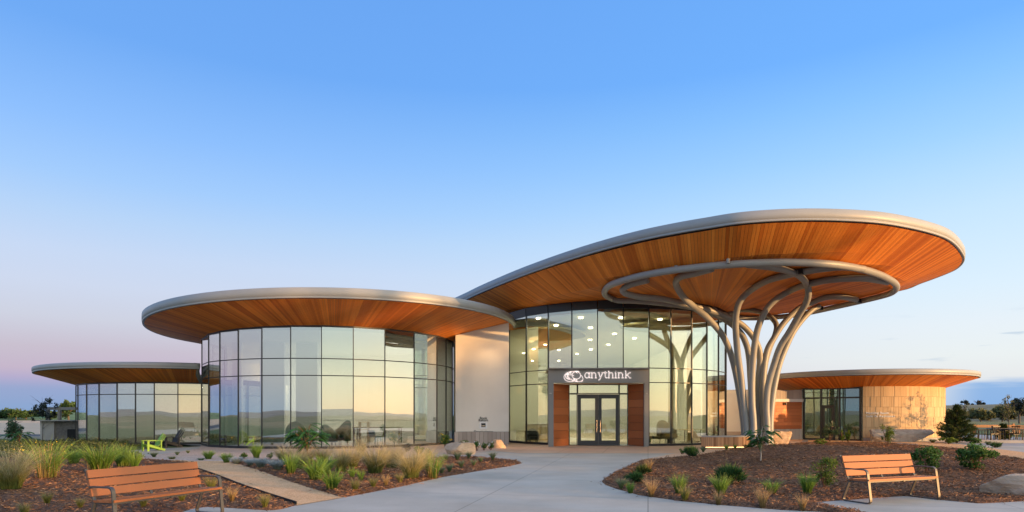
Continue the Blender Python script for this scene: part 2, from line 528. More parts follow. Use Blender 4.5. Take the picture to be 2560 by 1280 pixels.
def mk(name, mb, mat, parent=None, smooth=False, world=True):
    """one mesh object; world=True: the mesh is in world space although it has a parent"""
    me = bpy.data.meshes.new(name)
    V = np.concatenate(mb.V) if mb.V else np.zeros((0, 3))
    me.from_pydata(V.tolist(), [], mb.F)
    for nm, dat in (('v', mb.v), ('h', mb.h)):
        a = me.attributes.new(nm, 'FLOAT', 'POINT')
        a.data.foreach_set('value', np.concatenate(dat).astype(np.float32))
    for m in (mat if isinstance(mat, (list, tuple)) else [mat]):
        me.materials.append(MATS[m])
    if any(mb.mi):
        me.polygons.foreach_set('material_index', mb.mi)
    if smooth:
        me.polygons.foreach_set('use_smooth', [True] * len(me.polygons))
    me.update()
    o = link(bpy.data.objects.new(name, me), parent)
    if parent is not None and world:
        p, T = parent, Vector((0, 0, 0))
        while p is not None:
            T += p.location
            p = p.parent
        o.location = -T
    return o


def tag(o, label, cat, group=None, kind=None):
    o['label'] = label; o['category'] = cat
    if group: o['group'] = group
    if kind: o['kind'] = kind
    return o


def thing(name, label, cat, loc=(0, 0, 0), rz=0.0, group=None):
    o = bpy.data.objects.new(name, None)
    o.empty_display_size = .3
    link(o)
    o.location = loc
    o.rotation_euler = (0, 0, rz)
    return tag(o, label, cat, group)


def struct(name, mb, mat, smooth=False):
    o = mk(name, mb, mat, smooth=smooth)
    o['kind'] = 'structure'
    return o


def stuff(name, mb, mat, parent=None, smooth=False, label=None, cat=None):
    o = mk(name, mb, mat, parent, smooth)
    o['kind'] = 'stuff'
    if label: o['label'] = label
    if cat: o['category'] = cat
    return o


def copy_tree(o, parent=None):
    c = o.copy()
    COL.objects.link(c)
    c.parent = parent
    for ch in o.children:
        copy_tree(ch, c)
    return c


def catmull(P, n=12, closed=False):
    P = [np.array(tuple(p), float) for p in P]
    k = len(P)
    out = []
    rng = range(k if closed else k - 1)
    for i in rng:
        if closed:
            p0, p1, p2, p3 = P[i - 1], P[i], P[(i + 1) % k], P[(i + 2) % k]
        else:
            p0, p1, p2, p3 = P[max(i - 1, 0)], P[i], P[i + 1], P[min(i + 2, k - 1)]
        for t in np.linspace(0, 1, n, endpoint=False):
            out.append(.5 * ((2 * p1) + (-p0 + p2) * t + (2 * p0 - 5 * p1 + 4 * p2 - p3) * t * t + (-p0 + 3 * p1 - 3 * p2 + p3) * t ** 3))
    if not closed:
        out.append(P[-1])
    return np.array(out)


def resample(P, m, closed=True):
    P = np.asarray(P)
    Q = np.vstack([P, P[:1]]) if closed else P
    d = np.concatenate([[0], np.cumsum(np.linalg.norm(np.diff(Q, axis=0), axis=1))])
    t = np.linspace(0, d[-1], m, endpoint=not closed)
    return np.stack([np.interp(t, d, Q[:, k]) for k in range(Q.shape[1])], 1)


# ------------------------------------------------------------------ ground
gm = MB()
ring_r = [0, 20, 45, 80, 130, 200, 300, 450, 700, 1100]
na = 64
gv = [(0, 0, 0)]
for r_ in ring_r[1:]:
    for a_ in np.linspace(0, 2 * math.pi, na, endpoint=False):
        gv.append((r_ * math.cos(a_), r_ * math.sin(a_), -0.08))
gv[0] = (0, 0, -0.08)
gf = [(0, 1 + j, 1 + (j + 1) % na) for j in range(na)]
for i in range(len(ring_r) - 2):
    for j in range(na):
        gf.append((1 + i * na + j, 1 + (i + 1) * na + j, 1 + (i + 1) * na + (j + 1) % na, 1 + i * na + (j + 1) % na))
gm.add(gv, gf)
struct('ground', gm, 'field_ground')


def hill(name, a0, a1, d, dep, hfun, nr=10, nc=80, mat='field_ground'):
    """a long low rise between two bearings (degrees clockwise from the view direction)"""
    mb = MB()
    V, F = [], []
    for i in range(nr):
        t = i / (nr - 1)
        for j in range(nc):
            a = R(a0 + (a1 - a0) * j / (nc - 1))
            rr = d + dep * t
            edge = math.sin(math.pi * j / (nc - 1)) ** .35
            z = -.2 + hfun(a) * edge * math.sin(math.pi * min(1, t * 1.0)) ** 1.2
            V.append((rr * math.sin(a), rr * math.cos(a), z))
    for i in range(nr - 1):
        for j in range(nc - 1):
            F.append((i * nc + j, i * nc + j + 1, (i + 1) * nc + j + 1, (i + 1) * nc + j))
    mb.add(V, F)
    return struct(name, mb, mat, True)


basic('far_hill', (.30, .26, .22), .95, var=.3, scale=.03)
basic('grass_hill', (.10, .17, .06), .95, var=.35, scale=.12)
basic('dry_hill', (.20, .165, .085), .95, var=.3, scale=.1)
hill('hill_left', -75, -20, 232, 110, lambda a: 2.9 + .5 * math.sin(a * 9), mat='grass_hill')
hill('hill_right', 16, 62, 190, 150, lambda a: 5.4 + 2.2 * (a - .6) * 3 + .5 * math.sin(a * 17), mat='dry_hill')
hill('hill_behind', 95, 265, 420, 500, lambda a: 5 + 1.6 * math.sin(a * 5.0) + 1.0 * math.sin(a * 13 + 1), mat='far_hill')

# concrete apron everywhere between the beds
cm = MB()
cm.add([(-30, -4, 0), (40, -4, 0), (34, 33.5, 0), (-16, 33.5, 0)], [(0, 1, 2, 3)])
struct('concrete_walk', cm, 'concrete')
fl = MB()
fl.add([(-16, 33.5, -.004), (34, 33.5, -.004), (38, 52, -.004), (-28, 52, -.004), (-30, 44, -.004)], [(0, 1, 2, 3, 4)])
struct('terrace', fl, 'plain_concrete')


def sheet(name, pts, z, mat):
    mb = MB()
    P = poly_px(pts, z)
    from mathutils.geometry import tessellate_polygon
    tri = tessellate_polygon([[Vector((p[0], p[1], 0)) for p in P]])
    tri2 = []
    for t in tri:
        a, b, c = (Vector(P[i][:2]) for i in t)
        ar = (b - a).cross(c - a)
        tri2.append(tuple(t) if ar > 0 else (t[0], t[2], t[1]))
    mb.add(P, tri2)
    return struct(name, mb, mat)


sheet('gravel_strip', [(300, 1150), (575, 1156), (650, 1149.5), (750, 1149), (860, 1150.5), (900, 1147), (1110, 1141), (1150, 1138), (1240, 1125.5), (1268, 1119),
                       (1276, 1109), (1135, 1105), (900, 1105), (505, 1108), (498, 1121), (440, 1131), (350, 1141), (280, 1146)], .006, 'bed_gravel')
sheet('paved_forecourt', [(1232, 1120), (1240, 1128), (1300, 1133), (1480, 1133.6), (1690, 1133.4), (1593, 1151.5), (1740, 1139.5), (1840, 1122.5), (1900, 1115.5),
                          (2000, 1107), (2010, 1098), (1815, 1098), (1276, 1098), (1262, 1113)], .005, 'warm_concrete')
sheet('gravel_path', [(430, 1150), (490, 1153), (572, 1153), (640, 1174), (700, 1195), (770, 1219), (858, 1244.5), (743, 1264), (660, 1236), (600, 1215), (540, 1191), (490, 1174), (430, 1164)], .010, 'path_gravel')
sheet('garden_path', [(2020, 1100.5), (2150, 1101.5), (2260, 1102.5), (2400, 1111), (2480, 1121), (2560, 1131), (2800, 1160), (2800, 1190), (2560, 1149), (2400, 1121.5), (2250, 1107), (2150, 1105.5), (2020, 1105)], .010, 'path_gravel')

# asphalt drive far left
rd = MB()
rd.add([(-120, 46, -.07), (-24, 46.5, -.07), (-26, 55, -.07), (-120, 56, -.07)], [(0, 1, 2, 3)])
struct('road', rd, 'asphalt')
kb = MB()
kb.box((-72, 45.7, 0), (96, .3, .2))
struct('kerb', kb, 'plain_concrete')

# ------------------------------------------------------------------ mulch beds (height fields cut by their outline)


def sdf(P, poly):
    """signed distance of points P (n,2) to a polygon; positive inside"""
    A = np.array([p[:2] for p in poly]); B = np.roll(A, -1, 0)
    best = np.full(len(P), 1e9)
    ins = np.zeros(len(P), bool)
    for a, b in zip(A, B):
        e = b - a
        w = P - a
        t = np.clip((w @ e) / (e @ e), 0, 1)
        best = np.minimum(best, np.hypot(*(w - t[:, None] * e).T))
        c = ((a[1] > P[:, 1]) != (b[1] > P[:, 1]))
        xi = (b[0] - a[0]) * (P[:, 1] - a[1]) / (b[1] - a[1] + 1e-12) + a[0]
        ins ^= c & (P[:, 0] < xi)
    return np.where(ins, best, -best)


def vnoise(P, s, seed=0):
    """cheap smooth noise"""
    x, y = P[:, 0] * s, P[:, 1] * s
    return (np.sin(x * 1.7 + 2.1 * np.sin(y * 1.3 + seed)) + np.sin(y * 2.3 + 1.7 * np.sin(x * .9 + seed * 2)) + np.sin((x + y) * 3.1 + seed)) / 3


BEDS = {
    'left': dict(poly=poly_px([(-500, 1132), (0, 1138), (330, 1147), (420, 1152), (487, 1158), (492, 1173), (540, 1190.5), (600, 1214.5), (660, 1235.5), (742, 1263),
                               (700, 1274), (675, 1276.5), (590, 1271), (520, 1267), (480, 1272), (420, 1292), (250, 1320), (-100, 1360), (-500, 1400)]), res=.11, mound=None),
    'centre': dict(poly=poly_px([(573, 1156), (610, 1164), (700, 1196), (770, 1220), (853, 1245), (1000, 1217), (1100, 1194), (1200, 1177), (1270, 1166), (1298, 1160), (1306, 1157.5), (1296, 1153.5),
                                 (1240, 1147.5), (1180, 1143), (1100, 1144.5), (1000, 1149), (860, 1153), (750, 1151), (650, 1151)]), res=.11, mound=None),
    'right': dict(poly=poly_px([(1505, 1205), (1508, 1199), (1530, 1185), (1560, 1170), (1602, 1152), (1740, 1140), (1840, 1123), (1890, 1117), (1930, 1114), (2000, 1107.5), (2200, 1107), (2400, 1122), (2560, 1150),
                                (2800, 1191), (2800, 1240), (2560, 1253), (2450, 1259), (2350, 1250), (2262, 1240), (2030, 1256), (2090, 1268), (2165, 1283), (2150, 1310), (2060, 1280), (1960, 1275.5),
                                (1800, 1262.5), (1700, 1252.5), (1600, 1238.5), (1540, 1222), (1513, 1212)]), res=.12,
                  mound=[(11.2, 24.0, 4.2, 5.5, .42), (13.0, 19.0, 4.0, 4.0, .16)]),
}


def bed_height(P, bed):
    sd = sdf(P, bed['poly'])
    base = np.clip(sd * .35, -.05, .05)
    h = base + np.where(sd > 0, .012 * vnoise(P, 3.1) * np.clip(sd * 3, 0, 1) + .018 * vnoise(P, 1.1, 3) * np.clip(sd, 0, 1), 0)
    for (mx, my, sx, sy, hh) in bed['mound'] or ():
        h += hh * np.exp(-((P[:, 0] - mx) / sx) ** 2 - ((P[:, 1] - my) / sy) ** 2) * np.clip(sd / 2.5, 0, 1)
    return h, sd


def ground_z(x, y):
    P = np.array([(x, y)])
    best = 0.0
    for b in BEDS.values():
        h, sd = bed_height(P, b)
        if sd[0] > 0:
            best = max(best, float(h[0]))
    return best


def GP(px, py):
    """the ground point seen at a pixel, on whatever bed lies there"""
    z = 0.0
    for _ in range(12):
        p = PZ(px, py, z)
        z = .5 * z + .5 * ground_z(p.x, p.y)
    p = PZ(px, py, z)
    return Vector((p.x, p.y, ground_z(p.x, p.y)))


CHIP_N = {'left': 15000, 'centre': 9000, 'right': 24000}
for nm, bed in BEDS.items():
    A = np.array([p[:2] for p in bed['poly']])
    x0, y0 = A.min(0) - .3; x1, y1 = A.max(0) + .3
    x0, x1 = max(x0, -26), min(x1, 34)
    rs = bed['res']
    nx, ny = int((x1 - x0) / rs) + 1, int((y1 - y0) / rs) + 1
    X, Y = np.meshgrid(x0 + np.arange(nx) * rs, y0 + np.arange(ny) * rs)
    P = np.stack([X.ravel(), Y.ravel()], 1)
    h, sd = bed_height(P, bed)
    keep = sd > -.3
    idx = np.arange(nx * ny).reshape(ny, nx)
    Q = np.stack([idx[:-1, :-1], idx[:-1, 1:], idx[1:, 1:], idx[1:, :-1]], -1).reshape(-1, 4)
    Q = Q[keep[Q].all(1)]
    used = np.unique(Q)
    remap = np.full(nx * ny, -1); remap[used] = np.arange(len(used))
    mb = MB()
    mb.add(np.column_stack([P[used], h[used]]), remap[Q])
    struct('mulch_bed', mb, 'mulch', True)
    # loose chips lying on the bed, denser towards the viewer
    n = CHIP_N[nm]
    C = np.empty((0, 2))
    while len(C) < n:
        c = RNG.uniform((x0, y0), (x1, y1), (n * 2, 2))
        c = c[RNG.random(len(c)) < np.clip((13.0 / np.maximum(c[:, 1], 8)) ** 2.0, 0, 1)]
        sc_ = sdf(c, bed['poly'])
        C = np.vstack([C, c[(sc_ > -.02) | ((sc_ > -.30) & (RNG.random(len(c)) < .10 * np.exp(sc_ * 9)))]])
    C = C[:n]
    hz, _ = bed_height(C, bed)
    hz = np.maximum(hz, .0)
    L = RNG.gamma(3, .018, n) + .022
    Wd = RNG.uniform(.006, .018, n) + L * .06
    big = np.sqrt(np.maximum(C[:, 1], 10) / 11)
    L *= big; Wd *= big
    ang = RNG.uniform(0, 2 * math.pi, n); pit = RNG.normal(0, .28, n); rol = RNG.normal(0, .5, n)
    u = np.stack([np.cos(ang) * np.cos(pit), np.sin(ang) * np.cos(pit), np.sin(pit)], 1)
    w = np.stack([-np.sin(ang), np.cos(ang), np.zeros(n)], 1)
    w = w * np.cos(rol)[:, None] + np.cross(u, w) * np.sin(rol)[:, None]
    ctr = np.column_stack([C, hz + .010 + RNG.random(n) * .02])
    th = np.cross(u, w) * .004
    a, b = u * L[:, None] / 2, w * Wd[:, None] / 2
    V = np.stack([ctr - a - b * .6 - th, ctr + a - b * .5 - th, ctr + a + b * .6 - th, ctr - a + b * .4 - th, ctr + th], 1).reshape(-1, 3)
    o5 = (np.arange(n) * 5)[:, None]
    F = np.concatenate([o5 + np.array(f) for f in ((0, 1, 4), (1, 2, 4), (2, 3, 4), (3, 0, 4))])
    mb = MB()
    mb.add(V, F, v=np.repeat(RNG.beta(1.6, 1.9, n), 5))
    stuff('mulch_chips', mb, 'wood_chip')

# black steel edging along the gravel path
mb = MB()
ed = [PZ(x, y) for x, y in [(484, 1171), (540, 1190.5), (600, 1214.5), (660, 1235.5), (742, 1262.5), (800, 1271)]][:5]
mb.tube(catmull(ed, 8), .01, flat=(.13, .012), up=(0, 0, 1))
tag(mk('steel_edging', mb, 'steel_edging'), 'thin black steel edging between mulch and tan gravel path', 'edging')

# ------------------------------------------------------------------ round pavilions


class Drum:
    def __init__(s, cx, cy, r):
        s.c = np.array((cx, cy)); s.r = r
        s.front = math.atan2(-cy, -cx)             # bearing of the camera seen from the centre

    def hit(s, px, r=None):
        """where the view column px first meets the circle"""
        r = r or s.r
        d = np.array(((px - CX) / FPX, 1.0)); d /= np.linalg.norm(d)
        t = d @ s.c
        perp = np.linalg.norm(s.c - d * t)
        if perp >= r:
            q = (d * t - s.c) / perp * r
            return s.c + q
        return d * (t - math.sqrt(r * r - perp * perp))

    def ang(s, px):
        p = s.hit(px) - s.c
        return math.atan2(p[1], p[0])

    def pt(s, a, r=None):
        return s.c + (r or s.r) * np.array((math.cos(a), math.sin(a)))


def fascia_and_soffit(root, rim, zfun, inner, h, boards=True, board_w=.12, centre=None, inner_z=None, seed=1):
    """rim: (n,2) closed outline, anticlockwise; zfun(P)->soffit height; inner(angle)->start radius about centre"""
    n = len(rim)
    t = np.roll(rim, -1, 0) - np.roll(rim, 1, 0)
    t /= np.linalg.norm(t, axis=1)[:, None]
    nrm = np.stack([t[:, 1], -t[:, 0]], 1)
    zr = zfun(rim)
    roof = MB()
    top = np.column_stack([rim - nrm * .35, zr + h + .02])
    ctr = np.append(rim.mean(0), (zr + h).mean() + .12)
    roof.add(np.vstack([top, ctr]), [(i, (i + 1) % n, n) for i in range(n)])
    ro = mk('roof', roof, 'fascia_metal', root, True)
    prof = [(-.16, -.004), (-.045, -.012), (-.005, -.012), (0.0, .012), (0.0, .055), (-.012, .06), (.012, .075), (.022, h * .5), (.012, h - .02), (-.02, h), (-.36, h + .03)]
    fa = MB()
    k = len(prof)
    V = np.stack([np.column_stack([rim + nrm * o, zr + z]) for o, z in prof], 1).reshape(-1, 3)
    F = [(i * k + j, ((i + 1) % n) * k + j, ((i + 1) % n) * k + j + 1, i * k + j + 1) for i in range(n) for j in range(k - 1)]
    fa.add(V, F)
    mk('fascia', fa, 'fascia_metal', ro, True)
    if not boards:
        return ro
    # soffit boards: tapering strips from the drum out to the rim, each a touch apart
    per = np.linalg.norm(np.roll(rim, -1, 0) - rim, axis=1).sum()
    m = int(per / board_w)
    edge = resample(rim - nrm * .1, m)
    rg = np.random.default_rng(seed)
    so = MB()
    c = np.array(centre)
    ts = np.array([0, .04, .1, .18, .3, .4, .5, .58, .66, .73, .79, .84, .88, .92, .96, 1.0]) if board_w > .13 else np.array([0, .25, .5, .75, 1.0])
    tone = rg.beta(2.2, 2.2, m)
    for i in range(m):
        if rg.random() < .10:
            tone[i] = rg.choice([.02, .95])
    for i in range(m):
        if rg.random() < .03:
            tone[i:i + 4] = np.clip(tone[i:i + 4] * .3, 0, 1)
    allpts = []
    for i in range(m):
        p, q = edge[i], edge[(i + 1) % m]
        rows = []
        for e, w in ((p, .96), (q, .96)):
            a = math.atan2(*(e - c)[::-1])
            st = inner(a)
            st = c + st * np.array((math.cos(a), math.sin(a)))
            rows.append(st + (e - st) * ts[:, None])
        A, B = rows
        gap = .035
        A2, B2 = A + (B - A) * gap, B + (A - B) * gap
        allpts.append(np.stack([A2, B2], 1).reshape(-1, 2))
    zall = zfun(np.vstack(allpts)).reshape(m, -1)
    kk = len(ts)
    for i in range(m):
        pts = np.column_stack([allpts[i], zall[i]])
        lo = pts
        hi = pts + (0, 0, .03)
        V = np.vstack([lo, hi])
        F = []
        for j in range(kk - 1):
            a0, b0, a1, b1 = 2 * j, 2 * j + 1, 2 * j + 2, 2 * j + 3
            F.append((a0, a1, b1, b0))
            F.append((a0, a0 + 2 * kk, a1 + 2 * kk, a1))
            F.append((b0, b1, b1 + 2 * kk, b0 + 2 * kk))
        so.add(V, F, v=tone[i])
    o = stuff('soffit_boards', so, 'soffit_wood', ro)
    # dark backing above the boards
    bk = MB()
    ins = []
    for e in edge:
        a = math.atan2(*(e - c)[::-1])
        ins.append(c + inner(a) * np.array((math.cos(a), math.sin(a))))
    ins = np.array(ins)
    m2 = len(edge)
    lv = [ins + (edge - ins) * t_ for t_ in ts]
    V = np.vstack([np.column_stack([l, zfun(l) + .025]) for l in lv])
    F = [(j * m2 + i, j * m2 + (i + 1) % m2, (j + 1) * m2 + (i + 1) % m2, (j + 1) * m2 + i) for j in range(len(lv) - 1) for i in range(m2)]
    bk.add(V, F)
    mk('soffit_backing', bk, 'dark_frame', ro)
    return ro


def ang_between(a, b):
    return (a - b + math.pi) % (2 * math.pi) - math.pi


def glazing(root, dr, pxs, zs, ztop, extra=(3, 3), mat='glass_coated', fw=.055, fd=.13, skip=None, base=.10, band=.22):
    """flat panes between upright mullions at the given view columns; zs: transom heights; ztop(P)"""
    angs = [dr.ang(p) for p in pxs]
    step = .2
    for _ in range(extra[0]):
        angs.insert(0, angs[0] - step)
    for _ in range(extra[1]):
        angs.append(angs[-1] + step)
    pts = [dr.pt(a) for a in angs]
    zt = [float(ztop(np.array([p]))[0]) for p in pts]
    for i, (p, a) in enumerate(zip(pts, angs)):
        mb = MB()
        z0 = .0 if not (skip and skip(i - extra[0], 'm')) else zs[-1]
        Mz = Matrix.Rotation(a, 4, 'Z')
        mb.box((*(p), (z0 + zt[i]) / 2), (fd, fw, zt[i] - z0), M4=Mz)
        mk('mullion', mb, 'dark_frame', root)
    for i in range(len(pts) - 1):
        p, q = pts[i], pts[i + 1]
        d = (q - p) / np.linalg.norm(q - p)
        p2, q2 = p + d * (fw / 2 - .004), q - d * (fw / 2 - .004)
        lev = [base] + list(zs) + [None]
        for k in range(len(lev) - 1):
            if skip and skip(i - extra[0], k):
                continue
            a0, a1 = lev[k], lev[k + 1]
            mb = MB()
            if a1 is None:
                mb.wall(p2, q2, a0 + .02, zt[i], .016, z1b=zt[i + 1])
            else:
                mb.wall(p2, q2, a0 + .02, a1 - .02, .016)
            mk('pane', mb, mat, root)
            if k > 0:
                mb = MB()
                mb.wall(p2, q2, a0 - .022, a0 + .022, fd * .62)
                mk('transom', mb, 'dark_frame', root)
        if not (skip and skip(i - extra[0], 0)):
            mb = MB()
            mb.wall(p2, q2, .0, base + .02, fd * .9)
            mk('sill', mb, 'dark_frame', root)
        mb = MB()
        mb.wall(p2, q2, min(zt[i], zt[i + 1]) - .07, min(zt[i], zt[i + 1]) + band, fd * 1.1)
        mk('head_band', mb, 'dark_frame', root)
    return angs, pts, zt


def back_shell(root, dr, a_from, a_to, z1, r, mat='interior_wall', floor='interior_floor', ceil='interior_ceiling', zc=None):
    """opaque wall round the back of a drum plus its floor and ceiling"""
    if a_to < a_from: a_to += 2 * math.pi
    aa = np.linspace(a_from, a_to, 28)
    mb = MB()
    for a, b in zip(aa[:-1], aa[1:]):
        mb.wall(dr.pt(a, r), dr.pt(b, r), 0, z1, .2)
    mk('back_wall', mb, mat, root)
    full = np.linspace(0, 2 * math.pi, 64, endpoint=False)
    for nm, z, rr, mt in (('floor', .03, dr.r - .12, floor), ('ceiling', (zc or z1 - .12), dr.r - .1, ceil)):
        mb = MB()
        P = [(*dr.pt(a, rr), z) for a in full]
        mb.add(P, [tuple(range(64)) if nm == 'floor' else tuple(range(64))[::-1]])
        mk(nm, mb, mt, root)


def circle(c, r, n=240):
    a = np.linspace(0, 2 * math.pi, n, endpoint=False)
    return np.stack([c[0] + r * np.cos(a), c[1] + r * np.sin(a)], 1)


def cone(dr, zi, zo, ro, gx=0.0, gy=0.0):
    def f(P):
        P = np.asarray(P)
        d = np.linalg.norm(P - dr.c, axis=1)
        t = (d - dr.r) / (ro - dr.r)
        return zi + (zo - zi) * t + gx * (P[:, 0] - dr.c[0]) + gy * (P[:, 1] - dr.c[1])
    return f


# --- far-left low pavilion
DB = Drum(-10.38, 37.4, 6.96)
DA = Drum(-20.4, 40.6, 6.0)
LA = thing('glass_pavilion', 'low glass pavilion at the far left, its round roof behind the larger one', 'building', (-20.4, 40.6, 0))
zA = cone(DA, 3.36, 3.98, 8.05, .004, -.006)
rimA = circle(DA.c, 8.05, 480)
dB_ = np.linalg.norm(rimA - DB.c, axis=1)
in_ = dB_ < 7.1
rimA[in_] = DB.c + (rimA[in_] - DB.c) / dB_[in_][:, None] * 7.1
rimA = resample(rimA, 300)
fascia_and_soffit(LA, rimA, zA, lambda a: 5.9, .30, centre=DA.c, seed=3)
aA, pA, ztA = glazing(LA, DA, [195, 217, 248, 293, 339, 386, 445, 504, 560, 620, 680], [2.74], zA, (2, 1), 'glass_coated', .05, .07)
back_shell(LA, DA, aA[-1], aA[0], 3.5, 5.95)

# --- big middle-left drum
DB = Drum(-10.38, 37.4, 6.96)
LB = thing('glass_pavilion', 'large glass drum with twelve bays under a wide round timber-lined roof', 'building', (-10.38, 37.4, 0))
RB = 10.15
zB = cone(DB, 5.73, 6.42, RB, .016, -.022)
fascia_and_soffit(LB, circle(DB.c + np.array((.42, .10)), RB, 320), zB, lambda a: 6.86, .45, centre=DB.c, seed=5)
aB, pB, ztB = glazing(LB, DB, [505, 522, 550, 596, 655, 727, 804, 883, 962, 1035, 1092, 1115, 1131], [3.51, 4.32], zB, (3, 1), 'glass_coated', .038, .07)
back_shell(LB, DB, aB[-1], aB[0], 5.8, 6.9)

# --- entrance drum with the great leaf-shaped roof
DC = Drum(6.22, 40.0, 6.8)
LC = thing('entrance_pavilion', 'tall glass entrance hall with lit sign under the highest sweeping roof', 'building', (6.22, 40, 0))
ZRIM = 8.55
rim_px = [(1060, 792), (1110, 772), (1161, 750), (1200, 732), (1280, 699), (1360, 670), (1440, 644), (1520, 621), (1600, 601), (1680, 585), (1760, 571.5), (1852, 558), (1965, 550.5), (2077, 550),
          (2190, 556), (2274, 569), (2345, 587), (2381, 604), (2404, 628), (2412, 650), (2395, 671), (2359, 688), (2302, 709), (2246, 728)]
rimw = [PZ(x, y, ZRIM).xy for x, y in rim_px]
rimw += [Vector((19.6, 39.6)), Vector((16.4, 43.0)), Vector((11, 46.5)), Vector((4, 50)), Vector((-3, 52)), Vector((-8.2, 50.5))]
rimD = resample(catmull(rimw, 14, True), 460)


ZR = 7.45
ringpx = [(1560, 752.5), (1532, 748), (1514, 738), (1512, 727), (1524, 714), (1552, 703), (1600, 690), (1660, 679), (1720, 671), (1790, 664), (1870, 658.5), (1950, 656),
          (2020, 657), (2090, 662), (2150, 672), (2200, 687), (2232, 704), (2241, 716), (2236, 727), (2215, 737), (2160, 751), (2090, 767), (2020, 782), (1960, 791), (1900, 795), (1850, 794), (1810, 785), (1780, 772)]
ringw = [PZ(x, y, ZR) for x, y in ringpx]


def hull2(P):
    P = sorted(map(tuple, P))
    def half(pts):
        h = []
        for p in pts:
            while len(h) > 1 and (h[-1][0] - h[-2][0]) * (p[1] - h[-2][1]) - (h[-1][1] - h[-2][1]) * (p[0] - h[-2][0]) <= 0:
                h.pop()
            h.append(p)
        return h[:-1]
    return half(P) + half(P[::-1])


# the soffit is a dish: level over hall and steel tree, then rising from that seam out to the rim
SEAM = hull2(np.vstack([np.array([p[:2] for p in ringw]), circle(DC.c, DC.r - .05, 60)]))
RIM_LITE = [tuple(p) for p in rimD[::4]]


def zD(P):
    P = np.asarray(P)
    d_in = np.maximum(0, -sdf(P, SEAM))
    d_rim = np.maximum(0, sdf(P, RIM_LITE))
    return ZR + .15 + (ZRIM - ZR - .15) * d_in / (d_in + d_rim + 1e-6)


QD = np.array((12.6, 40.6))
fascia_and_soffit(LC, rimD, zD, lambda a: .4, .41, centre=QD, seed=9, board_w=.135)


def skipC(i, k):
    # panes between mullions 2..6 (view columns 1371-1622) stop above the portal
    if k == 'm':
        return 3 <= i <= 5
    return 2 <= i <= 5 and k in (0, 1)


ztopC = lambda P: np.full(len(P), 7.22)
pxC = [1273, 1316, 1371, 1430, 1494, 1558, 1622, 1677, 1729, 1767, 1796, 1813]
aC, pC, ztC = glazing(LC, DC, pxC, [3.31, 4.06], ztopC, (2, 3), 'glass_clear', .05, .09, skip=skipC, band=.385)
# the hall runs on deep into the building behind the drum
hr, hl_ = DC.pt(aC[-1]), DC.pt(aC[0])
YH = 68.0
for nm, p, q in (('side_wall', hr, (hr[0], YH)), ('side_wall', hl_, (hl_[0], YH)), ('back_wall', (hl_[0], YH), (hr[0], YH))):
    mb = MB(); mb.wall(p, q, 0, 7.2, .2); mk(nm, mb, 'interior_wall', LC)
af = np.linspace(aC[0], aC[-1], 40)
outl = [tuple(DC.pt(a, DC.r - .11)) for a in af] + [(hr[0], YH), (hl_[0], YH)]
for nm, z_, mt in (('floor', .03, 'interior_floor'), ('ceiling', 7.0, 'interior_ceiling')):
    mb = MB(); mb.add([(*p, z_) for p in outl], [tuple(range(len(outl)))[::1 if nm == 'floor' else -1]]); mk(nm, mb, mt, LC)
mb = MB(); mb.box(((hr[0] + hl_[0]) / 2, 58, 7.3), (hr[0] - hl_[0] + .4, 22, .2)); mk('rear_roof', mb, 'fascia_metal', LC)

# portal
YP = 32.6
hx0, hx1 = PD(1371, 0, YP).x, PD(1622, 0, YP).x
hm = PD(1494, 0, YP).x
for a, b in ((hx0, hm - .006), (hm + .006, hx1)):
    mb = MB(); mb.box(((a + b) / 2, YP + .12, 3.635), (b - a, .24, .75))
    mk('header_panel', mb, 'grey_panel', LC)
mb = MB(); mb.box(((hx0 + hx1) / 2, 34.3, 3.98), (hx1 - hx0 - .02, 4.0, .05)); mk('portal_roof', mb, 'grey_panel', LC)
for a, b in ((1371, 1384), (1611, 1622)):
    xa, xb = PD(a, 0, YP).x, PD(b, 0, YP).x
    for z0, z1 in ((0, 2.72), (2.735, 3.258)):
        mb = MB(); mb.box(((xa + xb) / 2, YP + .13, (z0 + z1) / 2), (xb - xa, .22, z1 - z0))
        mk('portal_leg', mb, 'grey_panel', LC)
YD = 33.9
for side, (fa_, ba_) in enumerate(((1384, 1423), (1611, 1569))):
    f_, b_ = PD(fa_, 0, YP + .26), PD(ba_, 0, YD)
    zz = np.linspace(0.0, 3.24, 9)
    mb = MB(); mb.wall(f_, b_, 0, 3.24, .05, off=-.09 if side == 0 else .09); mk('panel_backing', mb, 'dark_frame', LC)
    for k in range(8):
        mb = MB()
        mb.wall(f_, b_, zz[k] + .006, zz[k + 1] - .006, .06, off=-.03 if side == 0 else .03, v=random.random())
        mk('wood_panel', mb, 'panel_wood', LC)
mb = MB()
mb.add([(PD(1384, 0, YP).x, YP + .25, 3.25), (PD(1611, 0, YP).x, YP + .25, 3.25), (PD(1571, 0, YD).x, YD + .1, 3.25), (PD(1421, 0, YD).x, YD + .1, 3.25)], [(0, 3, 2, 1)], v=.4)
mk('portal_soffit', mb, 'panel_wood', LC)


def rect_frame(mb, x0, x1, z0, z1, y, w, d):
    mb.box(((x0 + x1) / 2, y, z1 - w / 2), (x1 - x0, d, w))
    mb.box(((x0 + x1) / 2, y, z0 + w / 2), (x1 - x0, d, w))
    mb.box((x0 + w / 2, y, (z0 + z1) / 2), (w, d, z1 - z0 - 2 * w))
    mb.box((x1 - w / 2, y, (z0 + z1) / 2), (w, d, z1 - z0 - 2 * w))


def X_(px, d): return (px - CX) / FPX * d
def Z_(py, d): return EYE + (HY - py) / FPX * d


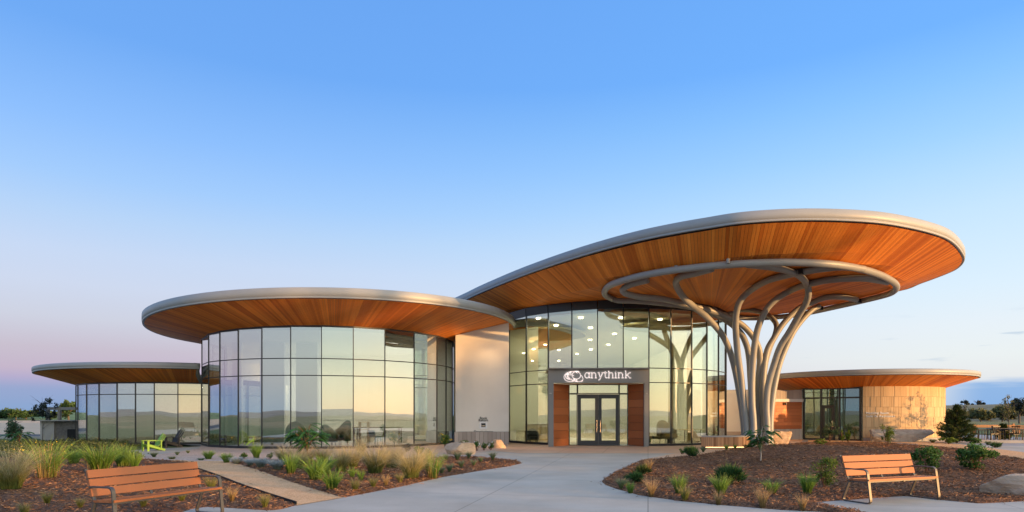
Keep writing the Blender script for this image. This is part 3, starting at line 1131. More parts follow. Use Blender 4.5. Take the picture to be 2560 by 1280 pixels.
xs = [X_(p, YD) for p in (1422, 1443.5, 1547.5, 1570)]
zt_, zd_ = 3.24, 2.74
for (a, b, z0, z1) in ((xs[0], xs[1], .0, zd_), (xs[2], xs[3], .0, zd_), (xs[0], xs[1], zd_, zt_), (xs[1], xs[2], zd_, zt_), (xs[2], xs[3], zd_, zt_)):
    mb = MB(); rect_frame(mb, a, b, z0, z1, YD, .04, .10)
    w_ = mk('window', mb, 'dark_frame', LC)
    mb = MB(); mb.box(((a + b) / 2, YD, (z0 + z1) / 2), (b - a - .07, .014, z1 - z0 - .07)); mk('pane', mb, 'glass_clear', w_)
xm = (xs[1] + xs[2]) / 2
for sgn, (a, b) in ((1, (xs[1] + .012, xm - .004)), (-1, (xm + .004, xs[2] - .012))):
    mb = MB()
    st = .17
    mb.box((a + st / 2, YD - .03, 1.36), (st, .06, 2.70)); mb.box((b - st / 2, YD - .03, 1.36), (st, .06, 2.70))
    mb.box(((a + b) / 2, YD - .03, 2.60), (b - a - 2 * st, .06, .22)); mb.box(((a + b) / 2, YD - .03, .14), (b - a - 2 * st, .06, .26))
    d_ = mk('door', mb, 'door_metal', LC)
    mb = MB(); mb.box(((a + b) / 2, YD - .03, 1.38), (b - a - 2 * st + .02, .014, 2.24)); mk('pane', mb, 'glass_clear', d_)
    hxp = b - st / 2 if sgn == 1 else a + st / 2
    mb = MB()
    mb.tube([(hxp, YD - .14, .70), (hxp, YD - .14, 1.36)], .02, 8)
    mb.box((hxp, YD - .10, .78), (.02, .09, .02)); mb.box((hxp, YD - .10, 1.28), (.02, .09, .02))
    mk('handle', mb, 'handle_metal', d_)

# sign on the header: halo-lit logo and lettering
YS = YP - .05


def SP(u, v_):
    """sign artwork coordinates (pixels of an enlarged view) -> world"""
    p = PD(1380 + u / 4.921, 880 + v_ / 4.921, YS)
    return (p.x, YS, p.z)


sg = thing('sign', 'white backlit logo and word sign on the grey header over the doors', 'sign', (SP(550, 300)[0], YS, 3.3))
logo = []
for (cu, cv_, ru, rv, tl, t0, t1) in ((240, 302, 92, 62, -8, 30, 330), (300, 287, 52, 46, 0, 0, 360), (290, 308, 96, 52, 18, -60, 200), (240, 312, 55, 30, 15, 0, 300),
                                      (215, 298, 48, 38, 0, 60, 300), (262, 268, 78, 28, -14, 150, 350), (320, 330, 62, 30, 20, -20, 160)):
    pts = []
    for t in np.linspace(R(t0), R(t1), 28):
        x, y = ru * math.cos(t), rv * math.sin(t)
        c_, s_ = math.cos(R(tl)), math.sin(R(tl))
        pts.append(SP(cu + x * c_ - y * s_, cv_ + x * s_ + y * c_))
    logo.append(np.array(pts))
mb = MB()
for p in logo:
    mb.tube(p, .015, 6)
mk('logo', mb, 'sign_light', sg)
mb = MB()
for p in logo:
    mb.tube(p + np.array((0, -.028, 0)), .008, 5)
mk('logo_line', mb, 'sign_line', sg)


def arc(cx, cy, rx, ry, t0, t1, n=12):
    return [(cx + rx * math.cos(R(t)), cy + ry * math.sin(R(t))) for t in np.linspace(t0, t1, n)]


# strokes in artwork pixels: baseline v=320, x-height v=252
B0, XH, AS = 320, 252, 232
LET = {
    'a': [arc(432, 287, 27, 33, 0, 360, 22), [(462, 254), (462, 318), (474, 318)], [(452, 254), (474, 254)]],
    'n': [[(492, 254), (492, 318)], [(482, 254), (493, 254)], arc(516, 280, 23, 26, 180, 360), [(539, 280), (539, 318)], [(480, 318), (505, 318)], [(528, 318), (552, 318)]],
    'y': [[(575, 254), (598, 318)], [(625, 254), (598, 318), (586, 342), (570, 345)], [(562, 254), (588, 254)], [(612, 254), (638, 254)]],
    't': [[(656, 236), (656, 302), (662, 316), (676, 318), (682, 312)], [(640, 254), (680, 254)]],
    'h': [[(702, 234), (702, 318)], [(690, 234), (703, 234)], arc(726, 280, 23, 26, 180, 360), [(749, 280), (749, 318)], [(690, 318), (714, 318)], [(738, 318), (762, 318)]],
    'i': [[(786, 254), (786, 318)], [(774, 254), (787, 254)], [(772, 318), (800, 318)], [(786, 234), (786, 239)]],
    'n2': [[(822, 254), (822, 318)], [(811, 254), (823, 254)], arc(846, 280, 23, 26, 180, 360), [(869, 280), (869, 318)], [(810, 318), (835, 318)], [(858, 318), (882, 318)]],
    'k': [[(910, 232), (910, 318)], [(898, 232), (911, 232)], [(957, 254), (912, 292)], [(926, 282), (960, 318)], [(898, 318), (922, 318)], [(950, 318), (974, 318)], [(946, 254), (970, 254)]],
}
for kx, strokes in LET.items():
    mb, ml = MB(), MB()
    for s_ in strokes:
        pts = [SP(*p) for p in s_]
        mb.tube(pts, .021, 6)
        ml.tube(np.array(pts) + np.array((0, -.026, 0)), .012, 5)
    l_ = mk('letter', mb, 'sign_light', sg)
    mk('letter_face', ml, 'sign_line', l_)

# pale wall between the two drums
wl, wr = X_(1139, 35.2), X_(1272, 35.2)
mb = MB()
mb.add([(wl, 35.2, .70), (wr, 35.2, .70), (wr, 35.2, 6.75), (wl, 35.2, 6.0), (wl - .25, 37.2, .70), (wr, 37.6, .70), (wr, 37.6, 6.75), (wl - .25, 37.2, 6.0)],
       [(0, 1, 2, 3), (1, 5, 6, 2), (4, 0, 3, 7), (5, 4, 7, 6)])
wallo = mk('wall', mb, 'plaster', LC)
nx_ = 13
ws = np.linspace(wl - .06, wr, nx_ + 1)
for k in range(nx_):
    mb = MB()
    mb.box(((ws[k] + ws[k + 1]) / 2, 35.17 - random.random() * .012, .345), (ws[k + 1] - ws[k] - .014, .1, .69), v=random.random())
    mk('stone_tile', mb, 'grey_tile', wallo)
mb = MB(); mb.box(((wl + wr) / 2, 36.2, .34), (wr - wl, 1.95, .68)); mk('plinth', mb, 'dark_frame', wallo)


def text(body, size, loc, mat, name='lettering', parent=None, rz=0.0, align='CENTER', ext=.006, label=None, cat=None, bold=0.0):
    cu = bpy.data.curves.new(name, 'FONT')
    cu.body = body; cu.size = size; cu.align_x = align; cu.extrude = ext; cu.offset = bold
    cu.materials.append(MATS[mat])
    tmp = bpy.data.objects.new('tmp_text', cu)
    me = bpy.data.meshes.new_from_object(tmp)
    bpy.data.objects.remove(tmp); bpy.data.curves.remove(cu)
    me.name = name
    o = link(bpy.data.objects.new(name, me), parent)
    p = Vector(loc)
    if parent is not None:
        p -= parent.location
    o.location = p
    o.rotation_euler = (R(90), 0, rz)
    if label: tag(o, label, cat)
    return o


bs = thing('book_return', 'white book return slot with dark lettering on the pale wall', 'book drop', (X_(1208, 35.15), 35.16, 0.9))
YB = 35.19
xb = X_(1208.5, YB)
mb = MB(); rect_frame(mb, xb - .21, xb + .21, Z_(1072, YB), Z_(1054, YB), YB, .09, .05); mk('slot_plate', mb, 'white_paint', bs)
mb = MB(); mb.box((xb, YB + .005, Z_(1063, YB)), (.26, .02, .22)); mk('slot_flap', mb, 'dark_frame', bs)
mb = MB(); mb.box((xb, YB - .02, Z_(1064.5, YB)), (.22, .03, .05)); mk('slot_handle', mb, 'handle_metal', bs)
text('Book', .19, (xb, 35.185, Z_(1048, YB)), 'dark_letter', parent=bs, bold=.004)
text('Return', .19, (xb, 35.185, Z_(1055.5, YB) + .05), 'dark_letter', parent=bs, bold=.004)
text('Devoluciones', .19, (xb, 35.185, Z_(1082, YB)), 'dark_letter', parent=bs, bold=.004)

# warm wall washer recessed in the soffit above that wall (it lights the wall in the photograph)
li = bpy.data.lights.new('wall_washer', 'SPOT')
li.energy = 75; li.color = (1, .62, .30); li.spot_size = R(62); li.spot_blend = 1.0; li.shadow_soft_size = .25
lo = link(bpy.data.objects.new('wall_washer', li), None)
lo.location = (X_(1222, 34.4), 33.7, 6.25)
lo.rotation_euler = Vector((0, .62, -1)).to_track_quat('-Z', 'Y').to_euler()

# --- meeting room
DE = Drum(23.9, 44.5, 5.16)
LE = thing('meeting_pavilion', 'low round meeting room clad in sunlit tan stone at the right', 'building', (23.9, 44.5, 0))
RE = 7.02
zE = cone(DE, 3.36, 3.98, RE, .0, -.004)
fascia_and_soffit(LE, circle(DE.c, RE, 240), zE, lambda a: 5.0, .33, centre=DE.c, seed=13)
a0 = DE.ang(2157)
core = MB()
aa = np.linspace(a0, a0 + math.pi * 1.25, 40)
for a, b in zip(aa[:-1], aa[1:]):
    core.wall(DE.pt(a, DE.r - .12), DE.pt(b, DE.r - .12), 0, 3.5, .16)
co = mk('wall', core, 'dark_frame', LE)
rows = [(.0, .20), (.20, .86), (.86, 1.49), (1.49, 2.11), (2.11, 2.75), (2.75, 3.44)]
for (z0, z1) in rows[1:]:
    a = a0
    a_end = a0 + 1.75
    while a < a_end:
        w = random.choice([.11, .14, .17, .21, .26]) * random.uniform(.92, 1.08)
        if (z0 > .5 and z0 < 3 and random.random() < .2): w *= 1.2
        da = w / DE.r
        am = a + da / 2
        p = DE.pt(am, DE.r - .02 + random.uniform(-.008, .008))
        mb = MB()
        mb.box((*p, (z0 + z1) / 2), (.07, w - .009, z1 - z0 - .009), M4=Matrix.Rotation(am, 4, 'Z'), v=random.random())
        mk('stone_tile', mb, 'stone_tile', co)
        a += da
mb = MB()
ab = np.linspace(a0, a0 + 1.75, 18)
for a, b in zip(ab[:-1], ab[1:]):
    mb.wall(DE.pt(a, DE.r + .0), DE.pt(b, DE.r + .0), 0, .19, .14)
mk('plinth', mb, 'plain_concrete', LE)
mb = MB()
full = np.linspace(0, 2 * math.pi, 64, endpoint=False)
mb.add([(*DE.pt(a, DE.r - .2), .02) for a in full], [tuple(range(64))]); mk('floor', mb, 'interior_floor', LE)
mb = MB()
mb.add([(*DE.pt(a, DE.r - .2), 3.34) for a in full], [tuple(range(64))[::-1]]); mk('ceiling', mb, 'interior_ceiling', LE)
mb = MB()
for a, b in zip(np.linspace(2.0, 4.2, 20)[:-1], np.linspace(2.0, 4.2, 20)[1:]):
    pass
mb.wall(DE.c + np.array((-4.4, 1.8)), DE.c + np.array((3.5, 1.8)), 0, 3.4, .15)
mk('back_wall', mb, 'interior_wall', LE)
# glazed entrance bay: flat front from the timber wall to the stone drum
gA = np.array((19.25, 42.25)); gB = DE.pt(a0) + np.array((-.02, 0))
gd = (gB - gA) / np.linalg.norm(gB - gA)


def on_line(px):
    d = np.array(((px - CX) / FPX, 1.0))
    # solve s*d = gA + t*gd
    s_, t_ = np.linalg.solve(np.array([[d[0], -gd[0]], [d[1], -gd[1]]]), gA)
    return gA + gd * t_


def zline(P):
    return 3.30


vp = [2010, 2053, 2099, 2151]
pts_ = [on_line(p) for p in vp]
for i, p in enumerate(pts_):
    mb = MB(); mb.wall(p - gd * .05, p + gd * .05, 0, 3.36, .16); mk('mullion', mb, 'dark_frame', LE)
ztr = 2.72
for i in range(3):
    p, q = pts_[i] + gd * .05, pts_[i + 1] - gd * .05
    for z0, z1, nm in ((2.66, 2.76, 'transom'), (3.26, 3.50, 'head_band'), (0, .1, 'sill')):
        if i == 1 and nm == 'sill': continue
        mb = MB(); mb.wall(p, q, z0, z1, .12); mk(nm, mb, 'dark_frame', LE)
    mb = MB(); mb.wall(p, q, 2.76, 3.26, .016); mk('pane', mb, 'glass_dark', LE)
    if i != 1:
        mb = MB(); mb.wall(p, q, .1, 2.66, .016); mk('pane', mb, 'glass_dark', LE)
# glazed door in the middle bay
p, q = pts_[1] + gd * .05, pts_[2] - gd * .05
dq = on_line(2087)
mb = MB(); mb.wall(dq - gd * .02, dq + gd * .02, 0, 2.66, .10); mk('mullion', mb, 'dark_frame', LE)
mb = MB(); mb.wall(dq + gd * .02, q, .05, 2.66, .016); mk('pane', mb, 'glass_dark', LE)
mb = MB(); mb.wall(p, dq - gd * .02, 2.24, 2.66, .016); mk('pane', mb, 'glass_dark', LE)
d0, d1 = p + gd * .0, dq - gd * .02
mb = MB()
mb.wall(d0, d0 + gd * .17, 0, 2.24, .09); mb.wall(d1 - gd * .17, d1, 0, 2.24, .09)
mb.wall(d0 + gd * .17, d1 - gd * .17, 2.04, 2.24, .09); mb.wall(d0 + gd * .17, d1 - gd * .17, 0, .2, .09)
dm = mk('door', mb, 'dark_frame', LE)
mb = MB(); mb.wall(d0 + gd * .16, d1 - gd * .16, .19, 2.05, .016); mk('pane', mb, 'glass_dark', dm)
mb = MB(); mb.wall(d1 - gd * .12, d1 - gd * .06, .85, 1.25, .03, off=.09); mk('handle', mb, 'handle_metal', dm)
# timber-clad link wall with cap beam, stone above and below
t0_, t1_ = np.array((15.9, 41.3)), np.array((19.1, 42.15))
td = (t1_ - t0_) / np.linalg.norm(t1_ - t0_)
mb = MB(); mb.wall(t0_, t1_, 0, 3.2, .25, off=-.2); tw = mk('wall', mb, 'dark_frame', LE)
mb = MB(); mb.wall(t0_ - td * .1, t1_ + td * .02, 2.47, 2.66, .26, off=-.02); mk('cap_beam', mb, 'white_plaster', tw)
L_ = np.linalg.norm(t1_ - t0_)
for zi, (z0, z1) in enumerate(zip(np.linspace(.70, 2.47, 9)[:-1], np.linspace(.70, 2.47, 9)[1:])):
    cuts = [0, L_ * random.uniform(.2, .45), L_ * random.uniform(.55, .8), L_]
    for c0, c1 in zip(cuts[:-1], cuts[1:]):
        mb = MB(); mb.wall(t0_ + td * (c0 + .004), t0_ + td * (c1 - .004), z0 + .004, z1 - .004, .05, off=-.02, v=random.random())
        mk('wood_panel', mb, 'panel_wood', tw)
for z0, z1 in ((0, .69), (2.67, 3.24)):
    c = 0.0
    while c < L_ - .05:
        w = random.uniform(.16, .3)
        c1 = min(c + w, L_)
        mb = MB(); mb.wall(t0_ + td * (c + .005), t0_ + td * (c1 - .005), z0, z1, .06, off=-.03 + random.uniform(-.006, .006), v=random.random())
        mk('stone_tile', mb, 'grey_tile', tw)
        c = c1
# wall lamp
wp = t0_ + td * (L_ * .60)
nrm_ = np.array((td[1], -td[0]))
lamp = thing('wall_lamp', 'small dark wall lamp throwing orange light down the timber wall', 'lamp', (*(wp + nrm_ * .08), 2.34))
mb = MB(); mb.lathe([(.001, .09), (.055, .09), (.055, -.09), (.04, -.09), (.001, -.08)], (*(wp + nrm_ * .10), 2.34), 12); mk('lamp_body', mb, 'dark_frame', lamp)
mb = MB(); mb.wall(wp - td * .03, wp + td * .03, 2.31, 2.37, .08, off=.04); mk('bracket', mb, 'dark_frame', lamp)
li = bpy.data.lights.new('wall_lamp_light', 'SPOT')
li.energy = 22; li.color = (1, .55, .2); li.spot_size = R(75); li.spot_blend = .8; li.shadow_soft_size = .03
lo = link(bpy.data.objects.new('wall_lamp_light', li), None)
lo.location = (*(wp + nrm_ * .13), 2.22)
lo.rotation_euler = (0, 0, 0)
# white link wall between entrance drum and meeting room
mb = MB(); mb.wall((12.2, 44.0), (16.4, 42.4), .5, 3.3, .3); lw_ = mk('wall', mb, 'white_plaster', LE)
mb = MB(); mb.wall((12.2, 44.0), (16.4, 42.4), 0, .5, .36); mk('plinth', mb, 'grey_tile', lw_)

# ------------------------------------------------------------------ steel tree column
TB = Vector((12.05, 31.6, 0))
TR = thing('tree_column', 'branching grey steel tubes rising like a tree under the big roof', 'column', TB)
rc = catmull(ringw[1:], 8)
mb = MB(); mb.tube(rc, .145, 14)
mk('ring_beam', mb, 'steel_paint', TR, True)

for px_, py_ in ((1598, 744), (2006, 680), (2050, 770), (2146, 752), (1908, 788)):
    w = PZ(px_, py_, ZR - .02)
    mb = MB(); mb.box((w.x, w.y, ZR - .02), (.34, .14, .20), rz=.5); mk('bracket', mb, 'dark_frame', TR)


def branch(px, tip_z=ZR, base_off=(0, 0), p=2.0, name='branch', r=(.158, .138), tip_d=None):
    """tube whose view path is px (base first); its depth runs from the foot out to where it meets the ring"""
    db = TB.y + base_off[1]
    x1, y1 = px[-1]
    dt = tip_d or (tip_z - EYE) * FPX / (HY - y1)
    q = np.array(px, float)
    s_ = np.concatenate([[0], np.cumsum(np.linalg.norm(np.diff(q, axis=0), axis=1))]); s_ /= s_[-1]
    pts = [PD(x, y, db + (dt - db) * t ** p) for (x, y), t in zip(px, s_)]
    if tip_d is None:
        pts = [PZ(x, y, ZR) if q_.z > ZR - .02 else q_ for q_, (x, y) in zip(pts, px)]
    foot = pts[0].copy(); foot.z = -.05
    c = catmull([foot] + pts, 8)
    mb = MB(); mb.tube(c, np.linspace(r[0], r[1], len(c)), 14)
    return mk(name, mb, 'steel_paint', TR, True)


# front-left limb that sweeps into the ring's left end
branch([(1876, 1074), (1879, 1002), (1876, 941), (1873, 897), (1866, 862), (1848, 828), (1810, 798), (1760, 776), (1710, 765), (1644, 757), (1585, 752.5), (1548, 751.5), (1530, 747)], base_off=(0, .1))
# outer-left limbs
branch([(1860, 1074), (1853, 1014), (1841, 941), (1826, 882), (1806, 838), (1770, 796), (1736, 768), (1708, 742), (1692, 716), (1691, 701), (1704, 691), (1740, 683), (1780, 672)], base_off=(.0, .35), p=2.6)
branch([(1866, 1070), (1858, 1000), (1852, 941), (1845, 893), (1841, 850), (1839, 808), (1842, 776), (1852, 750), (1876, 726), (1917, 702), (1975, 686), (2053, 672), (2112, 667), (2160, 673)], base_off=(0, -.25))
branch([(1884, 1062), (1880, 1002), (1880, 941), (1884, 884), (1890, 840), (1899, 808), (1914, 777), (1938, 750), (1975, 727), (2014, 712), (2073, 700), (2131, 696), (2171, 697), (2219, 705)], base_off=(0, -.45))
branch([(1918, 1062), (1916, 1014), (1920, 965), (1933, 917), (1950, 868), (1974, 829), (1999, 785), (2014, 760), (2021, 735), (2017, 711), (2001, 691), (1970, 677), (1930, 668), (1868, 661)], base_off=(0, -.2), p=2.3)
branch([(1911, 1057), (1907, 1002), (1908, 941), (1917, 880), (1935, 845), (1960, 807), (1994, 774), (2026, 758), (2063, 744), (2102, 742), (2141, 749)], base_off=(0, .2))
branch([(1926, 1057), (1929, 1014), (1936, 965), (1948, 912), (1965, 868), (1984, 829), (2006, 799), (2030, 775), (2048, 765)], base_off=(0, .3), tip_d=33.2)
branch([(1896, 1050), (1896, 990), (1897, 940), (1900, 897), (1895, 866), (1878, 836), (1852, 810), (1822, 795), (1780, 778), (1720, 762), (1660, 748), (1600, 742), (1566, 734), (1557, 724), (1575, 712), (1620, 700)], base_off=(0, .5), p=2.2)
branch([(1900, 1050), (1903, 1000), (1908, 950), (1914, 905), (1925, 868), (1938, 836), (1941, 812), (1926, 792), (1901, 780), (1860, 774), (1822, 781)], base_off=(0, .6), tip_d=37.2, p=1.6)
mb = MB(); mb.lathe([(.001, .14), (1.0, .14), (1.0, -.05)], (TB.x, TB.y + .1, 0), 24); mk('footing', mb, 'plain_concrete', TR)
for px_, py_ in ((1690, 671.5), (1820, 655)):
    w = PZ(px_, py_ + 3, ZR)
    mb = MB(); mb.tube([(w.x, w.y, ZR), (w.x, w.y, ZR + .165)], .07, 8); mk('connector', mb, 'steel_paint', TR)

# ------------------------------------------------------------------ interiors (lit hall, a few pieces of furniture)
random.seed(21)
HALL = []
for (px_, py_) in ((1346, 797), (1390, 815), (1452, 796), (1476, 821), (1446, 837), (1475, 851), (1552, 796), (1536, 836), (1574, 816), (1521, 863), (1586, 847), (1477, 875), (1443, 886), (1650, 800), (1630, 827), (1709, 814),
                   (1362, 833), (1327, 847), (1363, 863), (1398, 851), (1334, 874), (1397, 876), (1309, 884), (1397, 903), (1331, 903)):
    p = PZ(px_, py_, 6.93)
    p.x = min(max(p.x, hl_[0] + .6), hr[0] - .6)
    p.y = min(p.y, YH - 1.0)
    mb = MB(); mb.lathe([(.001, 0.0), (.12, 0.0), (.12, .06)], (p.x, p.y, 6.93), 14)
    dl = mk('ceiling_light', mb, 'downlight', LC)
    HALL.append((p.x, p.y, 6.91))
def lamps(name, spots, energy, col, size=.16):
    li = bpy.data.lights.new(name, 'AREA')
    li.shape = 'DISK'; li.size = size; li.energy = energy; li.color = col
    for p in spots:
        lo = link(bpy.data.objects.new(name, li)); lo.location = p


def ring_spots(c, r, z, n, a0=0.3):
    return [(c[0] + r * math.cos(a0 + 2 * math.pi * i / n), c[1] + r * math.sin(a0 + 2 * math.pi * i / n), z) for i in range(n)]


lamps('hall_light', HALL[::2], 135, (1, .87, .66), .2)
lamps('room_light', [(-13.2, 39.8, 5.55), (-10.4, 40.6, 5.55), (-7.8, 39.6, 5.55), (-10.4, 38.7, 5.55), (-6.8, 37.6, 5.55)], 56, (1, .90, .76))
lamps('reading_light', ring_spots(DA.c, 3.6, 3.25, 4), 24, (1, .90, .76))
lamps('meeting_light', [(22.0, 43.5, 3.3), (25.0, 43.5, 3.3)], 7, (1, .88, .7))
# ceiling cloud panels in the hall
for (cx_, cy_, rx_, ry_, zz_) in ((2.2, 40.0, 2.4, 3.2, 6.6), (9.3, 37.4, 3.0, 2.2, 6.7)):
    mb = MB()
    a_ = np.linspace(0, 2 * math.pi, 40, endpoint=False)
    V = [(cx_ + rx_ * math.cos(t) * (1 + .12 * math.sin(2 * t)), cy_ + ry_ * math.sin(t), z) for z in (zz_, zz_ + .12) for t in a_]
    mb.add(V, [tuple(range(40))[::-1], tuple(range(40, 80))] + [(i, (i + 1) % 40, 40 + (i + 1) % 40, 40 + i) for i in range(40)])
    mk('ceiling_panel', mb, 'ceiling_cloud', LC)
# slender interior columns
for (px_, d_) in ((1677, 36.2), (1723, 38.4), (1762, 39.5)):
    mb = MB(); mb.tube([(X_(px_, d_), d_, 0), (X_(px_, d_), d_, 7.0)], .15, 12); mk('inner_column', mb, 'olive_fabric', LC)


def armchair(name, label, loc, rz, mat, s=1.0):
    t = thing(name, label, 'armchair', loc, rz)
    mb = MB(); mb.box((0, -.02, .36 * s), (.62 * s, .62 * s, .18 * s)); mk('seat', mb, mat, t, world=False)
    mb = MB()
    aa_ = np.linspace(R(200), R(-20), 15)
    inn = [(.36 * s * math.cos(a), .30 * s * math.sin(a) + .05) for a in aa_]
    out = [(.46 * s * math.cos(a), .40 * s * math.sin(a) + .05) for a in aa_]
    V, F = [], []
    for (i_, o_, a) in zip(inn, out, aa_):
        zt__ = (.62 + .42 * max(0, math.sin(a)) ** 1.5) * s
        V += [(*i_, .2 * s), (*o_, .2 * s), (*o_, zt__), (*i_, zt__)]
    for i in range(14):
        for j in range(4):
            F.append((i * 4 + j, i * 4 + (j + 1) % 4, i * 4 + 4 + (j + 1) % 4, i * 4 + 4 + j))
    F += [(0, 1, 2, 3), (59, 58, 57, 56)]
    mb.add(V, F); mk('backrest', mb, mat, t, True, world=False)
    for x in (-.25, .25):
        for y in (-.22, .22):
            mb = MB(); mb.tube([(x * s, y * s, 0), (x * .9 * s, y * .9 * s, .28 * s)], .02, 6); mk('leg', mb, 'black_metal', t, world=False)
    return t


FZ = .03
armchair('armchair', 'dark teal wing armchair inside the large glass drum, beside the patterned one', (X_(850, 33.2), 33.2, FZ), R(-40), 'teal_fabric', 1.25)
armchair('armchair', 'teal armchair behind the sumac inside the large glass drum', (X_(742, 33.0), 33.0, FZ), R(30), 'teal_fabric', 1.2)
armchair('armchair', 'pale patterned armchair inside the large glass drum', (X_(822, 32.9), 32.9, FZ), R(170), 'pattern_fabric', 1.05)


def side_chair(name, label, loc, rz, mat, group=None):
    t = thing(name, label, 'chair', loc, rz, group)
    mb = MB(); mb.box((0, 0, .45), (.44, .42, .03)); mk('seat', mb, mat, t, world=False)
    mb = MB()
    V = []
    for z, y in ((.47, .20), (.62, .23), (.80, .27)):
        V += [(x, y + .05 * (1 - (x / .22) ** 2), z) for x in np.linspace(-.21, .21, 6)]
    V2 = [(x, y + .02, z) for x, y, z in V]
    F = [(i * 6 + j, i * 6 + j + 1, i * 6 + 7 + j, i * 6 + 6 + j) for i in range(2) for j in range(5)]
    mb.add(V + V2, F + [tuple(q + 18 for q in f[::-1]) for f in F] + [(j, j + 18, j + 19, j + 1) for j in range(5)] + [(12 + j, 13 + j, 31 + j, 30 + j) for j in range(5)])
    mk('backrest', mb, mat, t, True, world=False)
    for x in (-.19, .19):
        for y in (-.18, .18):
            mb = MB(); mb.tube([(x * 1.2, y * 1.2, 0), (x, y, .44)], .016, 6); mk('leg', mb, mat, t, world=False)
    return t


side_chair('side_chair', 'aqua plastic chair at the table inside the large glass drum', (X_(938, 33.4), 33.4, FZ), R(150), 'aqua_plastic')
side_chair('side_chair', 'lime chair half hidden behind the aqua one', (X_(950, 34.0), 34.0, FZ), R(-60), 'lime_plastic')
t = thing('reading_table', 'pale table beside the aqua chair inside the large glass drum', 'table', (X_(945, 34.6), 34.6, FZ))
mb = MB(); mb.box((0, 0, .92), (2.6, .8, .05)); mk('table_top', mb, 'dark_frame', t, world=False)
for x in (-1.2, 1.2):
    for y in (-.33, .33):
        mb = MB(); mb.box((x, y, .45), (.05, .05, .89)); mk('leg', mb, 'dark_frame', t, world=False)
t = thing('bookcase', 'pale wooden bookcase end inside the large glass drum', 'bookcase', (X_(910, 33.4), 33.4, FZ))
mb = MB(); mb.box((-.22, 0, .62), (.05, .4, 1.24)); mk('side_panel', mb, 'pale_wood', t, world=False)
mb = MB(); mb.box((.22, 0, .62), (.05, .4, 1.24)); mk('side_panel', mb, 'pale_wood', t, world=False)
for z in (.06, .45, .84, 1.22):
    mb = MB(); mb.box((0, 0, z), (.39, .38, .03)); mk('shelf', mb, 'pale_wood', t, world=False)
# white rail inside the drum
t = thing('rail', 'thin white railing inside the large glass drum', 'railing', (X_(950, 35.5), 35.5, FZ))
mb = MB(); mb.tube([(-3.2, 0, 1.3), (3.4, 0, 1.3)], .025, 6); mk('top_rail', mb, 'white_paint', t, world=False)
for x in np.linspace(-3.1, 3.3, 6):
    mb = MB(); mb.tube([(x, 0, 0), (x, 0, 1.28)], .02, 6); mk('post', mb, 'white_paint', t, world=False)
# pale interior partition columns in the drum
for px_, w in ((682, .9), (768, .8), (594, .35)):
    mb = MB(); mb.box((X_(px_, 36), 36, 2.9), (w * 1.5, .25, 5.7)); mk('inner_column', mb, 'interior_wall', LB)

# hall furniture
armchair('armchair', 'olive high-backed armchair behind the glass right of the entrance', (X_(1668, 35.6), 35.6, FZ), R(20), 'olive_fabric', 1.25)
t = thing('lounge_bench', 'low upholstered bench behind the glass right of the entrance', 'bench', (X_(1647, 34.9), 34.9, FZ))
mb = MB(); mb.box((0, 0, .36), (1.2, .5, .14)); mk('seat', mb, 'olive_fabric', t, world=False)
for x in (-.5, .5):
    mb = MB(); mb.box((x, 0, .145), (.06, .4, .29)); mk('leg', mb, 'black_metal', t, world=False)
for n_, (px_, d_) in enumerate(((1712, 37.4), (1752, 38.2))):
    t = thing('cafe_table', ['small square table behind the glass nearest the armchair in the hall', 'small square table behind the curved end of the hall glass'][n_], 'table', (X_(px_, d_), d_, FZ), 0, 'small tables in the entrance hall')
    mb = MB(); mb.box((0, 0, .73), (.8, .8, .03)); mk('table_top', mb, 'pale_wood', t, world=False)
    mb = MB(); mb.tube([(0, 0, 0), (0, 0, .71)], .035, 8); mk('pedestal', mb, 'black_metal', t, world=False)
    mb = MB(); mb.lathe([(.001, .03), (.25, .02), (.25, 0)], n=16); mk('foot', mb, 'black_metal', t, world=False)
t = thing('reception_desk', 'pale wooden reception desk behind the glass left of the entrance', 'desk', (X_(1345, 38.5), 38.5, FZ))
mb = MB(); mb.box((0, 0, .52), (1.6, .7, 1.04)); mk('desk_body', mb, 'pale_wood', t, world=False)
mb = MB(); mb.box((0, 0, 1.07), (1.75, .8, .05)); mk('desk_top', mb, 'white_paint', t, world=False)
armchair('armchair', 'dark low tub chair behind the glass left of the entrance', (X_(1333, 36.4), 36.4, FZ), R(10), 'charcoal_plastic', .8)

# ------------------------------------------------------------------ curved timber seat wall by the steel tree
random.seed(5)
SW = thing('seat_wall', 'curved bench wall of upright timber slats with light strip below', 'bench', (10.2, 30.9, 0))
swp = catmull([PZ(1753, 1121.5), PZ(1790, 1122), PZ(1830, 1121.8), PZ(1870, 1121), PZ(1912, 1118.5), (PZ(1930, 1115))], 16)
swp = resample(swp[:, :2], 60, closed=False)
for a, b in zip(swp[:-1], swp[1:]):
    if np.linalg.norm(b - a) < 1e-4: continue
    d = (b - a)
    mb = MB(); mb.wall(a + d * .05, b - d * .05, .10, .555, .03, v=random.random()); mk('slat', mb, 'slat_wood', SW)
mb = MB()
for a, b in zip(swp[:-1], swp[1:]):
    mb.wall(a, b, .56, .62, .62, off=-.28)
mk('bench_top', mb, 'plain_concrete', SW)
mb = MB()
for a, b in zip(swp[:-1], swp[1:]):
    mb.wall(a, b, 0, .55, .2, off=-.16)
mk('core', mb, 'dark_frame', SW)
mb = MB()
for a, b in zip(swp[2:46], swp[3:47]):
    mb.wall(a, b, .055, .085, .02, off=.0)
mk('light_strip', mb, 'strip_light', SW)

# ------------------------------------------------------------------ boulders


